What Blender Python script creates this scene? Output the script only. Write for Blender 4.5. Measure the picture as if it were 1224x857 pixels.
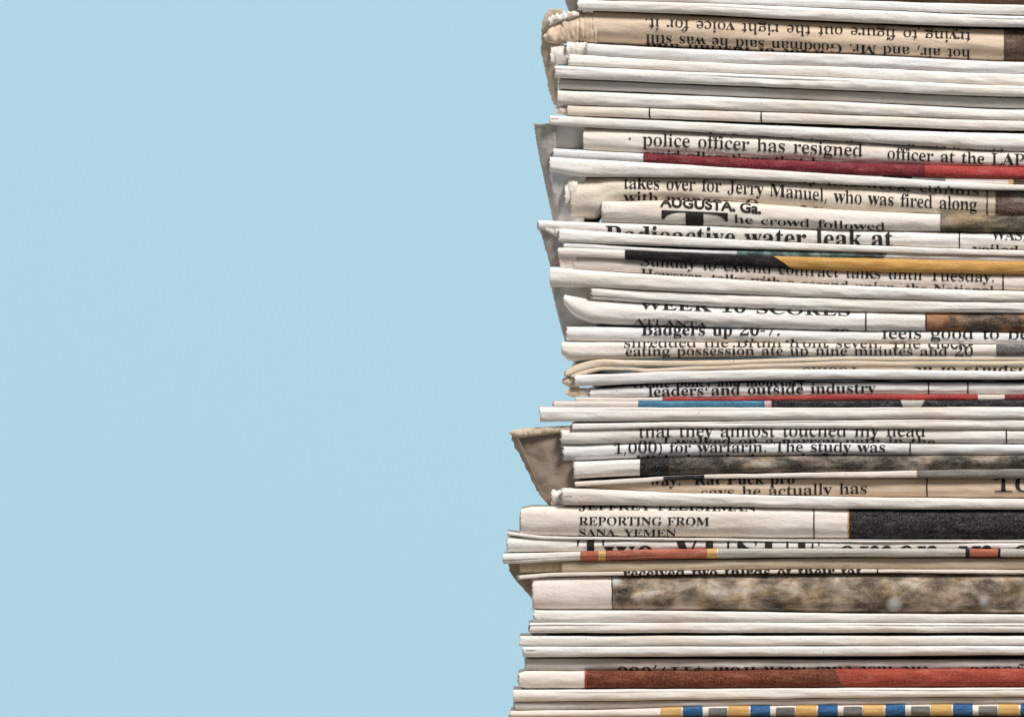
import bpy, bmesh, math, random
from mathutils import Vector, noise

for o in list(bpy.data.objects):
    bpy.data.objects.remove(o)
SC = bpy.context.scene
COL = SC.collection
S = 0.00016            # metres per photograph pixel on the front face of the stack
CX, CY = 612.0, 428.5  # photograph centre
BASE_PX = 915.0        # table height in the same measure

# ------------------------------------------------------------------ camera
DIST = 14.0
cam = bpy.data.cameras.new('camera')
cam.sensor_width = 36.0
cam.lens = 36.0 * DIST / (1224 * S)
cam.clip_start = 0.01
cam.clip_end = 100.0
cam_o = bpy.data.objects.new('camera', cam)
cam_o.location = (0, -DIST, 0)
cam_o.rotation_euler = (math.radians(90), 0, 0)
COL.objects.link(cam_o)
SC.camera = cam_o

# ------------------------------------------------------------------ light
world = bpy.data.worlds.new('World')
SC.world = world
world.use_nodes = True
wb = world.node_tree.nodes['Background']
wb.inputs[0].default_value = (1.0, 0.985, 0.97, 1)
wb.inputs[1].default_value = 0.21


def area(name, loc, target, size, watts, col=(1, 1, 1), size_y=None):
    l = bpy.data.lights.new(name, 'AREA')
    l.energy = watts
    l.color = col
    l.size = size
    if size_y:
        l.shape = 'RECTANGLE'
        l.size_y = size_y
    o = bpy.data.objects.new(name, l)
    o.location = loc
    o.rotation_euler = (Vector(target) - Vector(loc)).to_track_quat('-Z', 'Y').to_euler()
    COL.objects.link(o)
    return o


area('key_softbox', (0.75, -1.0, 1.35), (0.05, 0, 0), 0.5, 48, (1.0, 0.975, 0.945))
for bx in (-1.7, 1.7):
    for bz in (-1.1, 1.1):
        area('added_backdrop_fill', (bx, 0.45, bz), (-0.05, 1.6, 0), 1.2, 15 if bz > 0 else 15.9)  # added lamps, only there to light the backdrop brightly and evenly

SC.view_settings.view_transform = 'Standard'
SC.view_settings.look = 'None'
SC.view_settings.exposure = 0.0
SC.view_settings.gamma = 1.0
SC.cycles.max_bounces = 6
SC.cycles.diffuse_bounces = 4

# ------------------------------------------------------------------ materials


class NT:
    """small helper round a material node tree"""

    def __init__(self, name, rough=0.85, spec=0.2):
        self.m = bpy.data.materials.new(name)
        self.m.use_nodes = True
        self.t = self.m.node_tree
        self.b = self.t.nodes['Principled BSDF']
        self.b.inputs['Roughness'].default_value = rough
        self.b.inputs['Specular IOR Level'].default_value = spec
        self.co = self.n('ShaderNodeNewGeometry').outputs['Position']

    def n(self, kind, **kw):
        x = self.t.nodes.new(kind)
        for k, v in kw.items():
            setattr(x, k, v)
        return x

    def link(self, a, b):
        self.t.links.new(a, b)

    def mapped(self, sc, loc=(0, 0, 0)):
        mp = self.n('ShaderNodeMapping')
        mp.inputs['Scale'].default_value = sc
        mp.inputs['Location'].default_value = loc
        self.link(self.co, mp.inputs['Vector'])
        return mp.outputs[0]

    def noise(self, sc, detail=3, rough=0.55, loc=(0, 0, 0), dist=0.0):
        x = self.n('ShaderNodeTexNoise')
        x.inputs['Scale'].default_value = 1.0
        x.inputs['Detail'].default_value = detail
        x.inputs['Roughness'].default_value = rough
        x.inputs['Distortion'].default_value = dist
        self.link(self.mapped(sc, loc), x.inputs['Vector'])
        return x.outputs['Fac']

    def ramp(self, fac, stops, interp='LINEAR'):
        r = self.n('ShaderNodeValToRGB')
        cr = r.color_ramp
        cr.interpolation = interp
        while len(cr.elements) < len(stops):
            cr.elements.new(0.5)
        for e, (p, c) in zip(cr.elements, stops):
            e.position = p
            e.color = (c[0], c[1], c[2], 1) if not isinstance(c, (int, float)) else (c, c, c, 1)
        self.link(fac, r.inputs[0])
        return r.outputs[0]

    def mix(self, a, b, fac, mode='MIX'):
        x = self.n('ShaderNodeMix', data_type='RGBA', blend_type=mode)
        for s, v in ((x.inputs[0], fac), (x.inputs[6], a), (x.inputs[7], b)):
            if isinstance(v, (int, float)):
                s.default_value = v
            elif isinstance(v, tuple):
                s.default_value = (v[0], v[1], v[2], 1)
            else:
                self.link(v, s)
        return x.outputs[2]

    def bump(self, h, strength, dist):
        b = self.n('ShaderNodeBump')
        b.inputs['Strength'].default_value = strength
        b.inputs['Distance'].default_value = dist
        self.link(h, b.inputs['Height'])
        prev = self.b.inputs['Normal']
        if prev.is_linked:
            self.link(prev.links[0].from_socket, b.inputs['Normal'])
        self.link(b.outputs[0], self.b.inputs['Normal'])

    def base(self, c):
        self.link(c, self.b.inputs['Base Color'])
        return self.m


def paper_bumps(N, k=1.0):
    N.bump(N.noise((500, 500, 1100), 3, 0.6, dist=0.8), 0.5 * k, 0.00026)    # soft crinkles along the fold
    N.bump(N.noise((3600, 3600, 4200), 2, 0.6), 0.5 * k, 0.00008)            # fibre grain


def paper(name, col, tint=(0.86, 0.80, 0.72), k=1.0):
    N = NT(name, 0.9, 0.12)
    mott = N.ramp(N.noise((260, 260, 900), 4, 0.6), [(0.3, 0.94), (0.7, 1.0)])
    fib = N.ramp(N.noise((3600, 3600, 5200), 3, 0.75), [(0.28, 0.87), (0.58, 1.0)])
    c = N.mix(col, tuple(a * b for a, b in zip(col, tint)), N.ramp(N.noise((45, 45, 180), 2), [(0.48, 0.0), (0.75, 0.8)]))
    c = N.mix(c, mott, 1.0, 'MULTIPLY')
    c = N.mix(c, fib, 1.0, 'MULTIPLY')
    v = N.n('ShaderNodeTexVoronoi')
    v.inputs['Scale'].default_value = 330
    N.link(N.co, v.inputs['Vector'])
    speck = N.ramp(v.outputs['Distance'], [(0.022, 0.15), (0.05, 1.0)])
    c = N.mix((0.16, 0.13, 0.11), c, speck)
    rub = N.ramp(N.noise((55, 55, 420), 3, 0.6, (4, 2, 9)), [(0.60, 0.0), (0.74, 0.42)])
    c = N.mix(c, (0.70, 0.50, 0.47), rub)
    smut = N.ramp(N.noise((70, 70, 700), 4, 0.65, (1, 7, 3)), [(0.58, 0.0), (0.74, 0.18)])
    c = N.mix(c, (0.40, 0.385, 0.37), smut)
    paper_bumps(N, k)
    return N.base(c)


def ink(name, col, wear=0.10):
    N = NT(name, 0.8, 0.08)
    g = N.ramp(N.noise((4200, 4200, 4200), 2, 0.7), [(0.42, 0.0), (0.75, wear)])
    return N.base(N.mix(col, (0.45, 0.42, 0.39), g))


def halftone(name, stops, blotch=(110, 110, 260), grain=0.5, light=(0.62, 0.58, 0.54), loc=(0, 0, 0), blobs=(), fine=(6000, 6000, 6000), glo=0.42, hue=False, worn=0.4):
    """printed picture: blotches of ink broken up by a fine dot screen"""
    N = NT(name, 0.7, 0.07)
    a = N.ramp(N.noise(blotch, 5, 0.6, loc, 0.25), stops)
    if hue:
        hn = N.ramp(N.noise(tuple(v * 0.8 for v in blotch), 3, 0.5, (loc[0] + 5, 2, 7)), [(0.38, (1.0, 0.86, 0.66)), (0.5, (1, 1, 1)), (0.62, (1.0, 0.88, 0.84))])
        a = N.mix(a, hn, 1.0, 'MULTIPLY')
    wear = N.ramp(N.noise((260, 260, 1000), 4, 0.65, (loc[0], 3, 5)), [(0.5, 0.0), (0.78, worn)])
    a = N.mix(a, light, wear)
    g = N.ramp(N.noise(fine, 1, 0.5), [(glo, 0.0), (glo + 0.25, grain)])
    c = N.mix(a, light, g)
    dv = N.n('ShaderNodeTexVoronoi')
    dv.inputs['Scale'].default_value = 2500
    dv.inputs['Randomness'].default_value = 0.25
    dm = N.n('ShaderNodeMapping')
    dm.inputs['Rotation'].default_value = (0.1, 0.72, 0.05)
    N.link(N.co, dm.inputs['Vector'])
    N.link(dm.outputs[0], dv.inputs['Vector'])
    d = N.ramp(dv.outputs['Distance'], [(0.22, 0.45), (0.5, 1.0)])
    c = N.mix(c, d, 0.75, 'MULTIPLY')
    for (px, py, r, bc) in blobs:
        vm = N.n('ShaderNodeVectorMath', operation='DISTANCE')
        mp = N.mapped((1, 0, 1.0))
        N.link(mp, vm.inputs[0])
        vm.inputs[1].default_value = ((px - CX) * S, 0, (CY - py) * S)
        mu = N.n('ShaderNodeMath', operation='MULTIPLY')
        mu.inputs[1].default_value = 1 / (r * S * 2)
        N.link(vm.outputs['Value'], mu.inputs[0])
        f = N.ramp(mu.outputs[0], [(0.15, 0.75), (0.8, 0.0)])
        c = N.mix(c, bc, f)
    N.bump(N.noise((420, 420, 1300), 3, 0.6, dist=0.8), 0.4, 0.0002)
    N.bump(N.noise((3600, 3600, 4200), 2, 0.6), 0.35, 0.00006)
    return N.base(c)


def page_edge(name, col):
    N = NT(name, 0.95, 0.1)
    w = N.ramp(N.noise((90, 90, 9000), 2, 0.6), [(0.38, 0.35), (0.6, 1.0)])
    c = N.mix(col, w, 1.0, 'MULTIPLY')
    N.bump(N.noise((900, 900, 9000), 2, 0.6), 0.6, 0.0002)
    return N.base(c)


M = {}
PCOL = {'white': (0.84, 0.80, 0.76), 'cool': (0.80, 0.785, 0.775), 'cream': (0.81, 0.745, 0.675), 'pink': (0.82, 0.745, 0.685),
        'ecru': (0.80, 0.715, 0.605), 'straw': (0.79, 0.665, 0.51), 'beige': (0.73, 0.585, 0.445), 'tan': (0.60, 0.495, 0.37), 'grey': (0.60, 0.575, 0.545),  # grey holds the shade of recessed papers and sagging sheets in its colour
        'brown': (0.36, 0.29, 0.225), 'dim': (0.46, 0.42, 0.385)}  # dim puts the shade on sagging sheets into their colour
for k, v in PCOL.items():
    M[k] = paper('newsprint_' + k, v)
M['edge'] = page_edge('page_edges', (0.66, 0.58, 0.49))
M['ink'] = ink('black_ink', (0.022, 0.020, 0.019))
M['soft_ink'] = ink('worn_black_ink', (0.024, 0.021, 0.020), 0.2)
M['black'] = halftone('black_print', [(0.3, (0.007, 0.006, 0.006)), (0.7, (0.016, 0.014, 0.013))], grain=0.3, light=(0.35, 0.33, 0.32), glo=0.56, worn=0.08)
M['charcoal'] = halftone('charcoal_photo_print', [(0.3, (0.009, 0.009, 0.010)), (0.62, (0.020, 0.019, 0.020)), (0.8, (0.10, 0.06, 0.055))], grain=0.5, light=(0.4, 0.39, 0.38), glo=0.53, worn=0.2)
M['dark_red'] = halftone('dark_red_print', [(0.3, (0.10, 0.009, 0.017)), (0.7, (0.20, 0.02, 0.031))], grain=0.28, light=(0.55, 0.2, 0.2))
M['red'] = halftone('red_print', [(0.3, (0.27, 0.024, 0.025)), (0.7, (0.44, 0.05, 0.042))], grain=0.28, light=(0.62, 0.26, 0.22))
M['rust'] = halftone('rust_photo_print', [(0.3, (0.085, 0.02, 0.014)), (0.7, (0.15, 0.036, 0.022))], grain=0.5, light=(0.50, 0.25, 0.15), glo=0.48)
M['brick'] = halftone('brick_red_print', [(0.3, (0.24, 0.032, 0.022)), (0.7, (0.36, 0.06, 0.04))], grain=0.4, light=(0.60, 0.28, 0.19), glo=0.48)
M['orange_red'] = halftone('orange_red_print', [(0.3, (0.33, 0.06, 0.035)), (0.7, (0.46, 0.12, 0.065))], grain=0.4, light=(0.6, 0.4, 0.3))
M['yellow'] = halftone('yellow_print', [(0.3, (0.50, 0.255, 0.06)), (0.7, (0.64, 0.355, 0.11))], grain=0.25, light=(0.7, 0.52, 0.28))
M['ochre'] = halftone('ochre_print', [(0.3, (0.60, 0.36, 0.11)), (0.7, (0.74, 0.48, 0.19))], grain=0.3, light=(0.75, 0.58, 0.35))
M['blue'] = halftone('blue_print', [(0.3, (0.03, 0.135, 0.25)), (0.7, (0.055, 0.21, 0.35))], grain=0.4, light=(0.3, 0.5, 0.62))
M['navy'] = halftone('deep_blue_print', [(0.3, (0.012, 0.07, 0.20)), (0.7, (0.02, 0.11, 0.28))], grain=0.4, light=(0.18, 0.32, 0.5))
M['slate'] = halftone('slate_grey_print', [(0.3, (0.15, 0.15, 0.145)), (0.7, (0.21, 0.21, 0.20))], grain=0.3, light=(0.35, 0.34, 0.33))
M['pale'] = halftone('pale_grey_print', [(0.3, (0.42, 0.40, 0.37)), (0.7, (0.52, 0.49, 0.45))], grain=0.55, light=(0.68, 0.63, 0.57))
M['murk'] = halftone('painted_shade_grey', [(0.3, (0.17, 0.155, 0.14)), (0.7, (0.26, 0.24, 0.215))], grain=0.3, light=(0.4, 0.37, 0.34))  # shadowed face below a torn edge, its shade put into the colour
M['teal'] = halftone('teal_photo_print', [(0.36, (0.03, 0.04, 0.045)), (0.46, (0.035, 0.11, 0.10)), (0.56, (0.09, 0.25, 0.22)), (0.62, (0.36, 0.38, 0.37)), (0.68, (0.04, 0.06, 0.06))], blotch=(420, 420, 500), grain=0.3)
M['camo'] = halftone('olive_photo_print', [(0.36, (0.02, 0.019, 0.017)), (0.48, (0.07, 0.062, 0.046)), (0.56, (0.24, 0.195, 0.135)), (0.7, (0.42, 0.34, 0.27))], blotch=(120, 120, 260), grain=0.25, light=(0.5, 0.44, 0.36), loc=(2.2, 0, 1), hue=True)
M['maroon'] = halftone('maroon_photo_print', [(0.35, (0.045, 0.025, 0.022)), (0.55, (0.13, 0.055, 0.045)), (0.65, (0.25, 0.22, 0.2))], blotch=(150, 150, 260), grain=0.5, light=(0.5, 0.46, 0.42))
M['copper'] = halftone('copper_photo_print', [(0.30, (0.012, 0.014, 0.016)), (0.46, (0.03, 0.03, 0.032)), (0.54, (0.24, 0.11, 0.05)), (0.7, (0.44, 0.22, 0.11))], blotch=(95, 95, 130), grain=0.32, light=(0.6, 0.42, 0.28), loc=(0.9, 0, 0.2))
M['smoke'] = halftone('smoky_photo_print', [(0.36, (0.012, 0.011, 0.010)), (0.47, (0.06, 0.052, 0.045)), (0.56, (0.19, 0.16, 0.13)), (0.68, (0.48, 0.42, 0.36))], blotch=(170, 170, 320), grain=0.33, light=(0.5, 0.46, 0.41), glo=0.47, hue=True)
M['earth'] = halftone('earthy_photo_print', [(0.33, (0.022, 0.017, 0.013)), (0.45, (0.13, 0.10, 0.07)), (0.54, (0.34, 0.275, 0.205)), (0.66, (0.66, 0.60, 0.54))],
                      blotch=(150, 150, 260), grain=0.22, light=(0.6, 0.54, 0.47), blobs=((1069, 722, 7, (0.66, 0.67, 0.68)), (1176, 718, 5, (0.55, 0.56, 0.56)), (735, 693, 6, (0.6, 0.64, 0.66))), hue=True)
M['walnut'] = halftone('brown_photo_print', [(0.3, (0.06, 0.03, 0.018)), (0.6, (0.19, 0.095, 0.05)), (0.75, (0.32, 0.19, 0.11))], grain=0.3, light=(0.5, 0.36, 0.25))
M['bark'] = halftone('dark_brown_photo_print', [(0.3, (0.03, 0.018, 0.013)), (0.6, (0.10, 0.06, 0.042))], grain=0.4, light=(0.4, 0.3, 0.24))
M['screen'] = halftone('grey_dot_screen_print', [(0.3, (0.06, 0.052, 0.046)), (0.7, (0.11, 0.098, 0.09))], grain=0.5, light=(0.5, 0.48, 0.46))
M['blush'] = halftone('pale_pink_print', [(0.3, (0.60, 0.36, 0.38)), (0.7, (0.72, 0.55, 0.55))], grain=0.4, light=(0.8, 0.74, 0.7))
Nb = NT('blue_backdrop_paper', 0.95, 0.05)
M['backdrop'] = Nb.base(Nb.mix((0.383, 0.595, 0.705), (0.3825, 0.5943, 0.7043), Nb.noise((8, 8, 8), 2)))
Nw = NT('pale_wood', 0.6, 0.3)
M['table'] = Nw.base(Nw.ramp(Nw.noise((8, 60, 60), 4), [(0.3, (0.42, 0.31, 0.2)), (0.7, (0.58, 0.45, 0.31))]))


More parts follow.
